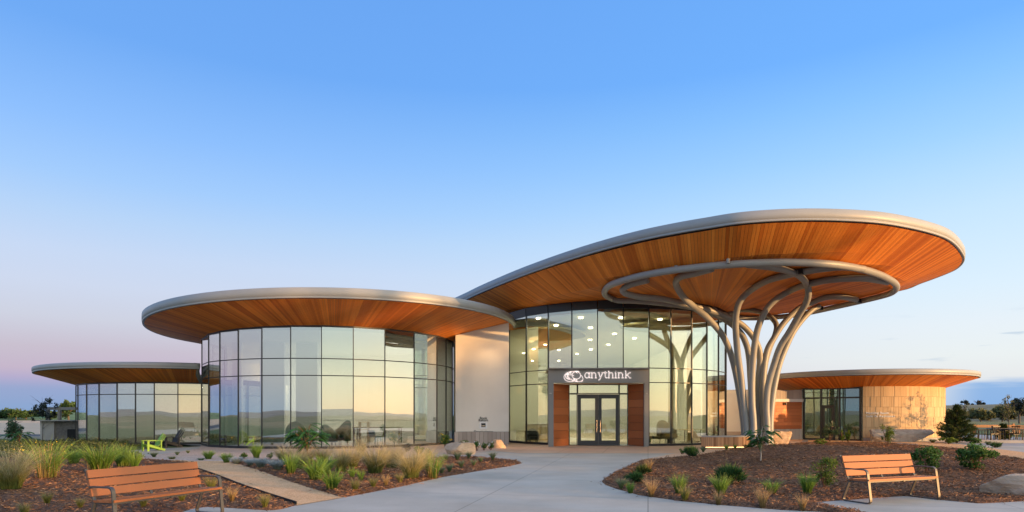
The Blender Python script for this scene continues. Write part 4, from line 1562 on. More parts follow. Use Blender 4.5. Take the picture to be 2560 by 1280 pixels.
def boulder(label, px, py, w, dpt, h, mat, seed, rz=0.0, name='boulder', sink=.12):
    rg = np.random.default_rng(seed)
    p = GP(px, py)
    import bmesh
    bm = bmesh.new()
    bmesh.ops.create_icosphere(bm, subdivisions=4, radius=1)
    planes = [(lambda v: v / np.linalg.norm(v))(rg.normal(0, 1, 3) * (1, 1, .7)) for _ in range(12)]
    offs = rg.uniform(.42, .78, 12)
    V = np.array([v.co[:] for v in bm.verts])
    for nn, o_ in zip(planes, offs):
        d = V @ nn - o_
        V -= np.where(d > 0, d, 0)[:, None] * nn * .92
    V[:, 2] = np.clip(V[:, 2], -.55, .55)
    f1 = np.sin(V[:, 0] * 7 + 3 * np.sin(V[:, 1] * 5 + seed)) * np.sin(V[:, 2] * 9 + seed)
    V *= (1 + .025 * f1)[:, None]
    V += rg.normal(0, .006, V.shape)
    V /= np.array((np.ptp(V[:, 0]), np.ptp(V[:, 1]), np.ptp(V[:, 2])))
    V *= (w, dpt, h)
    V[:, 2] -= V[:, 2].min() + sink * h
    mb = MB()
    mb.add(V, [tuple(v.index for v in f.verts) for f in bm.faces])
    bm.free()
    o = mk(name, mb, mat)
    o.location = (p.x, p.y + dpt * .35, p.z)
    o.rotation_euler = (0, 0, rz)
    return tag(o, label, 'boulder')


boulder('squat tan boulder beside the planting bed, left of the pale wall', 1146, 1137, 1.3, .9, .55, 'sandstone', 3, .2)
boulder('small pale boulder against the stone base near the entrance', 1246, 1121, .72, .6, .48, 'sandstone', 8, .5)
boulder('big pale block of stone behind the slender white-stemmed sumac', 1950, 1113, 1.55, 1.1, .82, 'sandstone', 12, .3)
boulder('long flat grey rock slab in front of the stone-clad wall', 2252, 1105.2, 4.0, 1.1, .86, 'grey_stone', 5, .1, 'rock_slab')
boulder('grey boulder in the mulch beyond the right-hand bench', 2588, 1240, 1.35, .9, .44, 'sandstone', 17, -.3)

# ------------------------------------------------------------------ benches


def sweep_bar(pts, w=.05, th=.016, n=6, ctrl=None):
    mb = MB()
    c = catmull(pts, n)
    mb.tube(c, .01, flat=(w, th), up=(1, 0, 0))
    return mb


def rounded(pts, r=.07, n=5):
    out = [np.array(pts[0], float)]
    for a, b, c in zip(pts[:-2], pts[1:-1], pts[2:]):
        a, b, c = (np.array(q, float) for q in (a, b, c))
        u = (a - b) / np.linalg.norm(a - b); w = (c - b) / np.linalg.norm(c - b)
        rr = min(r, np.linalg.norm(a - b) * .45, np.linalg.norm(c - b) * .45)
        p0, p1 = b + u * rr, b + w * rr
        for t in np.linspace(0, 1, n):
            out.append((1 - t) ** 2 * p0 + 2 * t * (1 - t) * b + t * t * p1)
    out.append(np.array(pts[-1], float))
    return out


def make_bench():
    t = thing('park_bench', '', 'bench')
    Lb = 1.83
    # seat and backrest slats (y forward is negative)
    for y, z, tilt in ((-.50, .435, 2), (-.385, .430, 3), (-.27, .424, 4), (-.155, .418, 6)):
        mb = MB(); mb.box((0, y, z), (Lb, .108, .034), M4=Matrix.Rotation(R(-tilt), 4, 'X'), v=random.random()); mk('seat_slat', mb, 'bench_wood', t, world=False)
    for k, (y, z) in enumerate(((-.045, .535), (-.008, .665), (.030, .795))):
        mb = MB(); mb.box((0, y, z), (Lb, .034, .115), M4=Matrix.Rotation(R(-16), 4, 'X'), v=random.random()); mk('back_slat', mb, 'bench_wood', t, world=False)
    for x in (-.90, .90):
        pts = rounded([(x, -.02, .62), (x, -.505, .625), (x, -.585, .012), (x, .03, .012), (x, -.13, .405)], .075)
        mb = MB(); mb.tube(pts, .01, flat=(.055, .022), up=(1, 0, 0)); mk('end_frame', mb, 'bench_metal', t, world=False)
    for x in (-.885, 0, .885):
        pts = rounded([(x, -.55, .395), (x, -.10, .385), (x, .105, .86)], .08)
        mb = MB(); mb.tube(pts, .01, flat=(.04, .018), up=(1, 0, 0)); mk('bracket', mb, 'bench_metal', t, world=False)
    mb = MB(); mb.box((0, -.52, .405), (1.77, .03, .02)); mk('front_rail', mb, 'bench_metal', t, world=False)
    return t


b1 = make_bench()
b1['label'] = 'shaded timber slat bench by the gravel path, cut by the lower edge'
b1['group'] = 'metal-framed timber benches'
# left bench: axis slopes away to the right
b1.location = (-5.66, 9.95, 0)
b1.rotation_euler = (0, 0, R(66))
b2 = copy_tree(b1)
b2['label'] = 'sunlit timber slat bench on its own concrete pad in the mulch'
b2.location = (*PZ(2196, 1246).xy, 0)
b2.rotation_euler = (0, 0, R(21))

# ------------------------------------------------------------------ adirondack chairs


def adirondack(label, loc, rz, mat, s):
    t = thing('garden_chair', label, 'chair', loc, rz)
    for i, x in enumerate(np.linspace(-.22, .22, 5)):
        top = .92 - .10 * abs(i - 2) ** 1.3 * .6
        mb = MB()
        fx = x * 1.18
        P0, P1 = np.array((x * .95, .16, .26)), np.array((fx, .50, top))
        mb.tube([P0 * s, P1 * s], .01, flat=(.085 * s, .02 * s), up=(1, 0, 0))
        mb.tube([P1 * s, (P1 + (0, .012, .035)) * s], .01, flat=(.05 * s, .02 * s), up=(1, 0, 0))
        mk('back_slat', mb, mat, t, world=False)
    for k in range(5):
        y = -.42 + k * .13
        mb = MB(); mb.box((0, y * s, (.37 - k * .028) * s), (.52 * s, .11 * s, .02 * s), M4=Matrix.Rotation(R(-12), 4, 'X')); mk('seat_slat', mb, mat, t, world=False)
    for x in (-.29, .29):
        mb = MB(); mb.box((x * s, -.42 * s, .27 * s), (.03 * s, .11 * s, .54 * s)); mk('leg', mb, mat, t, world=False)
        mb = MB(); mb.tube([np.array((x * .92, -.46, .33)) * s, np.array((x * .92, .48, .03)) * s], .01, flat=(.11 * s, .03 * s), up=(0, .2, 1)); mk('side_rail', mb, mat, t, world=False)
        mb = MB(); mb.box((x * 1.08 * s, -.12 * s, .555 * s), (.13 * s, .78 * s, .024 * s)); mk('arm', mb, mat, t, world=False)
        mb = MB(); mb.box((x * s, .26 * s, .30 * s), (.03 * s, .06 * s, .5 * s)); mk('leg', mb, mat, t, world=False)
    return t


adirondack('lime green slatted garden chair on the left patio', (*PZ(384, 1127).xy, 0), R(-34), 'lime_plastic', .84)
adirondack('charcoal slatted garden chair behind the lime green one', (*PZ(428, 1119).xy, 0), R(-34), 'charcoal_plastic', .95)

# ------------------------------------------------------------------ plants


def blades_mb(n, h, r, lean, seed, w=.006, droop=.25, seg=4, hvar=.25, upright=0.0, mb=None, hr=(0, 1)):
    rg = np.random.default_rng(seed)
    mb = mb or MB()
    ang = rg.uniform(0, 2 * math.pi, n)
    rad = r * np.sqrt(rg.random(n))
    base = np.stack([rad * np.cos(ang), rad * np.sin(ang), np.zeros(n) - .01], 1)
    out = ang + rg.normal(0, .7, n)
    ln = lean * (.25 + .75 * rg.random(n)) * (1 - upright * rg.random(n))
    hh = h * (1 - hvar * rg.random(n))
    T = np.linspace(0, 1, seg + 1)
    o = np.stack([np.cos(out), np.sin(out)], 1)
    bend = hh * ln
    X = base[:, None, 0] + o[:, None, 0] * bend[:, None] * (T ** 1.7)
    Y = base[:, None, 1] + o[:, None, 1] * bend[:, None] * (T ** 1.7)
    dr = droop * ln * rg.uniform(.4, 1.4, n)
    Z = base[:, None, 2] + hh[:, None] * (T - dr[:, None] * T ** 3)
    C = np.stack([X, Y, Z], -1)
    wa = rg.uniform(0, math.pi, n)
    wd = np.stack([np.cos(wa), np.sin(wa), np.zeros(n)], 1)
    ww = w * rg.uniform(.7, 1.3, n)[:, None] * (1 - .85 * T ** 1.5)[None]
    A = C - wd[:, None] * ww[..., None] / 2
    B = C + wd[:, None] * ww[..., None] / 2
    V = np.stack([A, B], 2).reshape(-1, 3)
    k = 2 * (seg + 1)
    f = np.concatenate([np.array([[2 * i, 2 * i + 1, 2 * i + 3, 2 * i + 2]]) for i in range(seg)])
    F = (np.arange(n) * k)[:, None, None] + f[None]
    vv = np.repeat(rg.random(n), k)
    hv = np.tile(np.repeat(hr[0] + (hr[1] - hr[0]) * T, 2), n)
    mb.add(V, F.reshape(-1, 4), v=vv, h=hv)
    return mb


def leaves_mb(C, size, seed, mb=None, elong=2.0, hval=None, upbias=.3, mi=0):
    """leaf-sized diamonds at points C"""
    rg = np.random.default_rng(seed)
    mb = mb or MB()
    n = len(C)
    a = rg.normal(0, 1, (n, 3)); a /= np.linalg.norm(a, axis=1)[:, None]
    nrm = rg.normal(0, 1, (n, 3)); nrm[:, 2] = np.abs(nrm[:, 2]) + upbias
    b = np.cross(a, nrm); b /= np.linalg.norm(b, axis=1)[:, None] + 1e-9
    s_ = size * rg.uniform(.6, 1.4, n)[:, None]
    up = np.cross(a, b) * s_ * .18
    V = np.stack([C - a * s_, C - b * s_ / elong + up, C + a * s_, C + b * s_ / elong + up], 1).reshape(-1, 3)
    F = np.arange(n * 4).reshape(n, 4)
    hv = np.repeat(rg.random(n) if hval is None else hval, 4)
    mb.add(V, F, v=np.repeat(rg.random(n), 4), h=hv, mi=mi)
    return mb


def clump_points(n, radii, k, seed, fill=.32, zc=None, lumpy=.35):
    """points in k overlapping lumps inside an ellipsoid: gaps between lumps, denser shells"""
    rg = np.random.default_rng(seed)
    c = rg.normal(0, 1, (k, 3)); c /= np.linalg.norm(c, axis=1)[:, None]
    c *= (rg.random(k) ** .45)[:, None] * (1 - fill * .6)
    c[:, 2] = np.clip(c[:, 2], -.8, 1)
    which = rg.integers(0, k, n)
    d = rg.normal(0, 1, (n, 3)); d /= np.linalg.norm(d, axis=1)[:, None]
    rr = fill * (.6 + .8 * rg.random(k))[which] * rg.random(n) ** .5
    P = c[which] + d * rr[:, None]
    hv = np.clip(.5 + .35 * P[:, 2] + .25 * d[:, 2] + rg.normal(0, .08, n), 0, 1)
    return P * np.array(radii), hv


def px_h(py_top, p):
    """height above ground of something whose top shows at row py_top and stands at p"""
    return max(.05, EYE + (HY - py_top) / FPX * p.y - p.z)


PLN = [0]
GRASS = {
    'feather': ('feather_grass', 'feather_blade', dict(n=420, lean=1.0, w=.0055, droop=.55, seg=6, r=.10, hvar=.55)),
    'green': ('ornamental_grass', 'green_blade', dict(n=170, lean=.9, w=.011, droop=.5, seg=6, r=.10, hvar=.5)),
    'upright': ('ornamental_grass', 'green_blade', dict(n=150, lean=.6, w=.009, droop=.35, seg=5, r=.08, hvar=.5)),
    'mixed': ('ornamental_grass', 'mixed_blade', dict(n=130, lean=.7, w=.006, droop=.4, seg=5, r=.07, hvar=.55)),
    'tan': ('dry_grass', 'tan_blade', dict(n=110, lean=.55, w=.0055, droop=.3, seg=5, r=.06, hvar=.5)),
    'blue': ('fescue', 'blue_blade', dict(n=330, lean=1.05, w=.006, droop=.32, seg=4, r=.10)),
    'bluegreen': ('fescue', 'bluegreen_blade', dict(n=150, lean=.75, w=.007, droop=.3, seg=4, r=.06)),
}


def grass(kind, px, py, top, label, group=None, n=None, wide=1.0, stubble=0):
    PLN[0] += 1
    nm, mt, kw = GRASS[kind]
    kw = dict(kw)
    kw['n'] = int((n or kw['n']) * 1.7)
    p = GP(px, py)
    h = px_h(top, p)
    kw['lean'] *= wide
    kw['r'] *= wide * max(.5, min(1.8, h / .5))
    kw['w'] *= max(1.0, p.y / 13.0) * (1 if h > .3 else .8)
    hh = h * (1.22 if kind in ('feather', 'blue') else 1.14)
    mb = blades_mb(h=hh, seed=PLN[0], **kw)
    if not stubble:
        o = mk(nm, mb, mt)
        o.location = p
        tag(o, label, 'grass', group)
        return o
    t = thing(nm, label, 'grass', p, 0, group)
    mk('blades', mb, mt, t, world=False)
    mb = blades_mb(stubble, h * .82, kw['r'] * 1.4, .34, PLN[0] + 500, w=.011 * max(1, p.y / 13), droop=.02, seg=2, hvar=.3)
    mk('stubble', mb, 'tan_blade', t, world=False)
    return t


def shrub(kind, px, py, top, wpx, label, mat, nl=900, leaf=.035, k=14, group=None, name='shrub', elong=2.0, stems=6, tall=1.0, cat='shrub', flowers=None, base=.08):
    PLN[0] += 1
    p = GP(px, py)
    h = px_h(top, p)
    w = wpx / FPX * p.y / 2
    t = thing(name, label, cat, p, 0, group)
    P, hv = clump_points(nl, (w, w, h * .5), k, PLN[0] * 3 + 1, fill=.33)
    P[:, 2] += h * (.5 + base * .5)
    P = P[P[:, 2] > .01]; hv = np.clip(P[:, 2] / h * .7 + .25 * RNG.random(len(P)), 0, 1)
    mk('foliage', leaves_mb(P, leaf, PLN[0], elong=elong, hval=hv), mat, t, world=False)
    mb = MB()
    rg = np.random.default_rng(PLN[0])
    for i in range(stems):
        a = rg.uniform(0, 2 * math.pi); q = rg.uniform(.2, .75)
        mb.tube([(0.02 * math.cos(a), .02 * math.sin(a), -.02), (w * q * .5 * math.cos(a), w * q * .5 * math.sin(a), h * .4), (w * q * math.cos(a), w * q * math.sin(a), h * .8)], [.012, .009, .004], 5)
    mk('stems', mb, 'red_stem', t, world=False)
    if flowers:
        fm, nf, fs = flowers
        Pf, _ = clump_points(nf, (w * 1.0, w * 1.0, h * .42), 8, PLN[0] + 77, fill=.3)
        Pf[:, 2] += h * .68
        mk('blossoms', leaves_mb(Pf, fs, PLN[0] + 9, elong=1.1, upbias=1.0), fm, t, world=False)
    return t


def needles(px, py, top, wpx, label, mat='needle', nl=1500, leaf=.06, k=16, name='juniper', group=None, cat='shrub', flat=1.0):
    """mounded conifer: upright needle sprays"""
    PLN[0] += 1
    p = GP(px, py)
    h = px_h(top, p); w = wpx / FPX * p.y / 2
    rg = np.random.default_rng(PLN[0] * 7)
    t = thing(name, label, cat, p, 0, group)
    P, hv = clump_points(nl, (w, w, h * .52), k, PLN[0] * 5 + 2, fill=.36)
    P[:, 2] += h * .45
    ok = P[:, 2] > .0
    P, hv = P[ok], hv[ok]
    n = len(P)
    d = P * (1, 1, .5) + (0, 0, h * .5); d /= np.linalg.norm(d, axis=1)[:, None] + 1e-9
    d += rg.normal(0, .35, (n, 3))
    s_ = leaf * rg.uniform(.6, 1.3, n)
    wv = np.cross(d, rg.normal(0, 1, (n, 3))); wv /= np.linalg.norm(wv, axis=1)[:, None] + 1e-9
    wv *= s_[:, None] * .13
    V = np.stack([P - wv, P + wv, P + d * s_[:, None] * 1.6], 1).reshape(-1, 3)
    mb = MB()
    mb.add(V, np.arange(n * 3).reshape(n, 3), v=np.repeat(rg.random(n), 3), h=np.repeat(hv, 3))
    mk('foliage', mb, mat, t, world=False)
    mb = MB()
    for i in range(5):
        a = i * 1.26
        mb.tube([(0, 0, -.02), (w * .5 * math.cos(a), w * .5 * math.sin(a), h * .3), (w * .75 * math.cos(a), w * .75 * math.sin(a), h * .6)], [.02, .015, .006], 5)
    mk('stems', mb, 'bark', t, world=False)
    return t


def sumac(px, py, base_crown, top, wpx, label, stem_mat, seed, nf=22):
    """small tree of long pinnate fronds: thing > stem, frond"""
    PLN[0] += 1
    rg = np.random.default_rng(seed)
    p = GP(px, py)
    h = px_h(top, p); hb = px_h(base_crown, p); w = wpx / FPX * p.y / 2
    t = thing('sumac', label, 'shrub', p)
    mb = MB()
    zt = hb + (h - hb) * .35
    trunk = [(0, 0, -.03), (.01, 0, hb * .5), (-.01, .01, hb), (.0, 0, zt)]
    mb.tube(catmull(trunk, 4), np.linspace(.019, .011, 13), 7)
    tips = []
    for i in range(8):
        a = i * 2.4 + rg.uniform(-.3, .3)
        rr = w * (.15 if i == 0 else rg.uniform(.35, .62))
        q = np.array((math.cos(a) * rr, math.sin(a) * rr, hb + (h - hb) * (.86 if i == 0 else rg.uniform(.35, .8))))
        mb.tube(catmull([(0, 0, hb * .85), q * (.4, .4, 1) - (0, 0, (h - hb) * .22), q], 4), np.linspace(.014, .006, 9), 6)
        tips.append(q)
    mk('stem', mb, stem_mat, t, world=False)
    for i in range(nf * 2):
        o = tips[i % 8]
        a = math.atan2(o[1], o[0]) + rg.normal(0, 1.0)
        L = w * rg.uniform(.36, .56)
        rise = rg.uniform(-.1, .6)
        k_ = rg.uniform(.15, 1.0) ** .8
        st = np.array((o[0] * k_, o[1] * k_, hb + (o[2] - hb) * k_))
        st[2] = max(st[2], hb)
        pts = []
        for s_ in np.linspace(0, 1, 12):
            pts.append(st + np.array((math.cos(a) * L * s_, math.sin(a) * L * s_, L * (rise * s_ * 1.3 - .62 * s_ * s_))))
        pts = np.array(pts)
        fb = MB()
        fb.tube(pts, np.linspace(.006, .002, 12), 4, h=.5)
        side = np.array((-math.sin(a), math.cos(a), 0))
        fwd = np.gradient(pts, axis=0); fwd /= np.linalg.norm(fwd, axis=1)[:, None]
        for j in range(2, 12):
            ll = L * .26 * math.sin(math.pi * (j / 12) ** .8) ** .6 + .03
            for sg in (-1, 1):
                d = side * sg * .9 + fwd[j] * .5 + np.array((0, 0, -.28))
                d /= np.linalg.norm(d)
                b = np.cross(d, (0, 0, 1)) ; b /= np.linalg.norm(b) + 1e-9
                q = pts[j]
                V = [q, q + d * ll * .45 + b * ll * .22, q + d * ll, q + d * ll * .45 - b * ll * .22]
                fb.add(V, [(0, 1, 2, 3)], v=rg.random(), h=np.clip(.35 + .5 * (q[2] - hb) / (h - hb) + rg.normal(0, .12), 0, 1))
        mk('frond', fb, 'leaf_sumac', t, world=False)
    return t


FG = 'feather grass clumps'
# left bed
grass('feather', 28, 1222, 1108, 'tall tan feather grass clump at the far left edge of the mulch bed', n=750, stubble=0)
grass('green', 118, 1194, 1086, 'green grass full of upright cut tan stems, beside the far-left feather grass', n=200, stubble=70)
grass('green', 250, 1178, 1094, 'widest arching green grass above the left bench, with tan stubble at its foot', n=330, stubble=34, wide=1.15)
grass('green', 308, 1166, 1102, 'arching green grass immediately right of the widest one', n=200)
grass('upright', 336, 1172, 1124, 'short dark green tuft at the right end of the arching grasses', n=130)
grass('feather', 62, 1166, 1118, 'pale grass behind the far-left feather grass, topped by cut straw stems', n=260, stubble=40)
grass('upright', 185, 1158, 1118, 'low dark green grass between the two big left clumps', n=220, wide=1.6)
grass('mixed', 118, 1258, 1220, 'small dull green tuft in the mulch left of the bench')
grass('mixed', 62, 1288, 1248, 'thin grass tuft at the lower left corner')
grass('mixed', 200, 1268, 1240, 'thin tuft just left of the bench leg')
grass('mixed', 358, 1266, 1232, 'straw-green tuft seen under the bench seat')
grass('mixed', 455, 1252, 1222, 'little tuft seen through the right end of the bench')
grass('mixed', 528, 1226, 1180, 'tuft beside the steel edging behind the bench arm')
grass('tan', 580, 1252, 1212, 'dry orange tuft right of the bench leg')
grass('mixed', 662, 1266, 1228, 'straw-green tuft at the end of the gravel path')
# by the path and gravel strip
for i, (x, y, tp, lb) in enumerate(((592, 1160, 1141, 'blue fescue mound nearest the gravel path'), (626, 1163, 1146, 'smallest blue fescue mound, second along the path'),
                                    (652, 1168, 1143, 'blue fescue mound left of the widest one'), (694, 1174, 1146, 'widest blue fescue mound beside the feather grass'))):
    grass('blue', x, y, tp, lb, 'blue fescue mounds', n=420, wide=1.35)
grass('upright', 521, 1148, 1124, 'green bushy grass on gravel in front of the drum corner', wide=1.5, n=220)
grass('upright', 566, 1157, 1130, 'fresh green grass on the gravel at the bend of the path', wide=1.4, n=220)
shrub('s', 610, 1147, 1128, 24, 'small leafy plant on gravel between two green grasses', 'leaf_green', 260, .03)
grass('upright', 641, 1146, 1107, 'yellow-green upright grass with tall seed stems by the glass drum', n=150)
shrub('s', 676, 1147, 1131, 24, 'grey-green leafy plant left of the feather grasses', 'leaf_bluegreen', 260, .03)
grass('bluegreen', 470, 1133, 1125, 'tiny grey tuft at the patio edge by the glass corner')
grass('bluegreen', 443, 1138, 1128, 'small green tuft at the patio edge right of the lime chair')
grass('bluegreen', 385, 1143, 1128, 'soft grey-green tuft in front of the lime chair', wide=1.5)
grass('mixed', 430, 1148, 1136, 'low yellowish ground grass at the start of the gravel path', wide=2.2)
grass('bluegreen', 503, 1151, 1143, 'flat grey-green mat plant beside the path bend', wide=2.2)
# centre bed
grass('feather', 712, 1158, 1108, 'feather grass behind the first bright green tuft', n=420)
grass('feather', 765, 1160, 1112, 'feather grass below the leafy sumac', n=480)
grass('feather', 806, 1158, 1110, 'feather grass right of the sumac stem', n=420)
grass('feather', 853, 1180, 1112, 'tan upright feather grass left of the big middle clump', n=420, wide=.75)
grass('feather', 938, 1182, 1104, 'big pale feather grass in the middle of the centre bed', n=640)
grass('feather', 980, 1168, 1100, 'feather grass behind the two biggest pale ones', n=520)
grass('feather', 1028, 1196, 1112, 'biggest green-based feather grass of the centre bed', n=680)
grass('upright', 727, 1184, 1128, 'bright green tuft at the left of the centre bed')
grass('green', 788, 1200, 1136, 'bright green grass in front of the sumac', n=210)
grass('green', 812, 1186, 1128, 'green grass just behind the one in front of the sumac', n=170)
grass('green', 830, 1222, 1160, 'dark green grass nearest the tan path in the centre bed', n=150)
grass('upright', 880, 1194, 1164, 'small bright tuft left of the big middle feather grass', n=80)
grass('upright', 902, 1202, 1172, 'small lime tuft below the big middle feather grass', n=80)
grass('mixed', 888, 1226, 1190, 'straw tuft lowest in the centre bed')
grass('mixed', 933, 1218, 1186, 'yellow-green tuft under the big middle feather grass')
grass('tan', 965, 1214, 1184, 'orange dry tuft between middle and biggest feather grass')
grass('mixed', 1000, 1206, 1176, 'short cut tuft left of the biggest feather grass', stubble=16)
grass('upright', 1082, 1195, 1124, 'tall reedy grass with straw stems right of the biggest feather grass', n=130, stubble=40)
grass('bluegreen', 1104, 1184, 1166, 'grey tuft at the foot of the tall reedy grass')
for i, (x, y, tp, lb) in enumerate(((1124, 1180, 1156, 'blue-green tuft furthest left on the bare mulch point'), (1153, 1168, 1149, 'round green tuft on the bare mulch point'),
                                    (1184, 1164, 1147, 'blue tuft in the middle of the bare mulch point'), (1202, 1156, 1141, 'tiny green tuft near the tip of the mulch point'),
                                    (1232, 1150, 1128, 'thin blue tuft nearest the concrete tip of the bed'), (1143, 1150, 1127, 'blue-green tuft in front of the tan boulder'),
                                    (1172, 1146, 1127, 'pale tuft right of the tan boulder foot'), (1115, 1150, 1134, 'small tuft left of the tan boulder'))):
    grass('bluegreen', x, y, tp, lb, n=90)
grass('feather', 745, 1172, 1118, 'pale feather grass between the two bright green grasses of the centre bed', n=420)
grass('feather', 880, 1168, 1106, 'pale feather grass behind the tan upright one', n=480)
grass('feather', 1056, 1172, 1108, 'pale feather grass beside the tall reedy grass', n=480)
grass('feather', 902, 1142, 1086, 'tall mixed grass against the drum glass near the aqua chair', n=160, wide=.6)
shrub('s', 951, 1142, 1124, 20, 'small bright shrub on gravel between feather grasses', 'leaf_lime', 260, .03)
shrub('s', 1016, 1130, 1105, 26, 'dark bluish leafy plant against the drum glass', 'leaf_slate', 380, .04, elong=3)
shrub('s', 1047, 1140, 1114, 28, 'round bright green shrub against the drum glass', 'leaf_lime', 620, .03)
shrub('s', 1068, 1150, 1122, 30, 'grey-green bush left of the tan boulder', 'leaf_bluegreen', 420, .03)
shrub('s', 1112, 1120, 1084, 40, 'yellow flowering bush at the right end of the drum', 'leaf_green', 600, .035, flowers=('blossom_yellow', 45, .035))
FW = 'white flowers by the stone base'
for (x, y, tp, w, lb) in ((1160, 1120, 1096, 26, 'white flowering plant behind the tan boulder'), (1192, 1127, 1101, 22, 'white flowering plant left of the three by the small boulder'),
                          (1210, 1126, 1106, 20, 'middle dark green plant of the three by the small boulder'), (1227, 1125, 1102, 20, 'plant touching the small pale boulder')):
    shrub('s', x, y, tp, w, lb, 'leaf_green', 330, .03, group=FW, flowers=('blossom_white', 26, .03))
sumac(768, 1165, 1122, 1050, 118, 'leafy green sumac with drooping fronds before the large glass drum', 'red_stem', 4, 34)
sumac(1902, 1152, 1118, 1056, 92, 'small sumac with a thin white stem on the mound', 'pale_bark', 9, 36)
sumac(48, 1118, 1100, 1074, 76, 'low sumac with bright fronds at the far left', 'red_stem', 15, 14)

# right mound
needles(1728, 1143, 1117, 44, 'dark mugo pine at the edge of the forecourt paving', name='mugo_pine')
shrub('s', 1706, 1136, 1120, 24, 'small leafy sprig beside the forecourt mugo pine', 'leaf_green', 220, .03)
grass('bluegreen', 1758, 1131, 1116, 'grey tuft at the left end of the lit seat wall')
grass('upright', 1816, 1125, 1110, 'green tuft in front of the light strip', n=70)
grass('upright', 1838, 1122, 1110, 'thin tuft in front of the seat wall, right of the green one', n=60)
needles(1872, 1120, 1112, 22, 'low dark juniper at the right end of the light strip', nl=500)
grass('tan', 1622, 1178, 1146, 'tan tuft at the back of the mound above the junipers')
needles(1604, 1186, 1168, 46, 'upper green juniper at the rounded end of the mound', mat='needle_warm', nl=1300)
needles(1585, 1206, 1187, 48, 'lower green juniper at the rounded end of the mound', nl=1300)
grass('bluegreen', 1553, 1221, 1192, 'grey-blue tuft nearest the rounded mound tip')
grass('upright', 1576, 1233, 1200, 'blue-green tuft below the junipers', n=110)
grass('tan', 1628, 1242, 1190, 'tall straw-coloured tuft along the lower mound edge')
grass('upright', 1697, 1234, 1182, 'bright green tuft in the middle of the mound front', n=170)
grass('mixed', 1712, 1250, 1206, 'straw tuft below the bright green tuft')
needles(1828, 1208, 1168, 66, 'largest dark mugo pine in the middle of the mound', nl=2200, name='mugo_pine', leaf=.08)
grass('upright', 1802, 1236, 1182, 'tall dark green grass in front of the largest mugo pine', n=180, wide=1.15)
grass('tan', 1796, 1262, 1222, 'straw tuft below the grass of the largest mugo pine')
grass('green', 1930, 1234, 1190, 'spreading green grass between mugo pine and bench', n=110)
grass('tan', 1906, 1268, 1212, 'wispy straw tuft below the spreading green grass')
grass('upright', 2018, 1234, 1176, 'upright green grass left of the sunlit bench', n=170)
grass('tan', 2006, 1276, 1232, 'straw tuft at the left corner of the bench pad')
shrub('s', 2062, 1218, 1138, 72, 'feathery yellow-green bush behind the left end of the sunlit bench', 'leaf_lime', 1300, .03, k=18, elong=3.5)
shrub('s', 2318, 1182, 1112, 78, 'dark green bush behind the right end of the sunlit bench', 'leaf_green', 1500, .035, k=16)
shrub('s', 2440, 1174, 1108, 104, 'largest dark green bush on the right of the mound', 'leaf_green', 2400, .035, k=20)
shrub('s', 2219, 1114, 1052, 44, 'upright yellow-green shrub in front of the rock slab', 'leaf_lime', 900, .05, k=14, elong=4)
shrub('s', 2074, 1104, 1056, 46, 'blue-green shrub in front of the meeting room door', 'leaf_bluegreen', 900, .05, k=14)
shrub('s', 2106, 1106, 1072, 12, 'left one of two narrow upright lime plants by the meeting room glass', 'leaf_lime', 300, .05, k=9, group='narrow upright plants')
shrub('s', 2120, 1106, 1072, 12, 'right one of two narrow upright lime plants by the meeting room glass', 'leaf_lime', 300, .05, k=9, group='narrow upright plants')
shrub('s', 2050, 1113, 1098, 40, 'low bright green cushion left of the blue-green shrub', 'leaf_lime', 800, .04)
shrub('s', 2370, 1110, 1093, 42, 'low green bush at the foot of the pine', 'leaf_lime', 800, .05)
shrub('s', 2434, 1108, 1094, 44, 'low green bush right of the pine', 'leaf_green', 700, .05)
needles(2490, 1119, 1106, 38, 'flat dark juniper beside the far garden path', nl=900)
grass('bluegreen', 2470, 1112, 1101, 'pale tuft between path and patio kerb', wide=1.8, n=160)
grass('bluegreen', 2332, 1107, 1096, 'pale grass at the left of the pine', wide=2.0, n=200)

# ------------------------------------------------------------------ conifer beside the meeting room


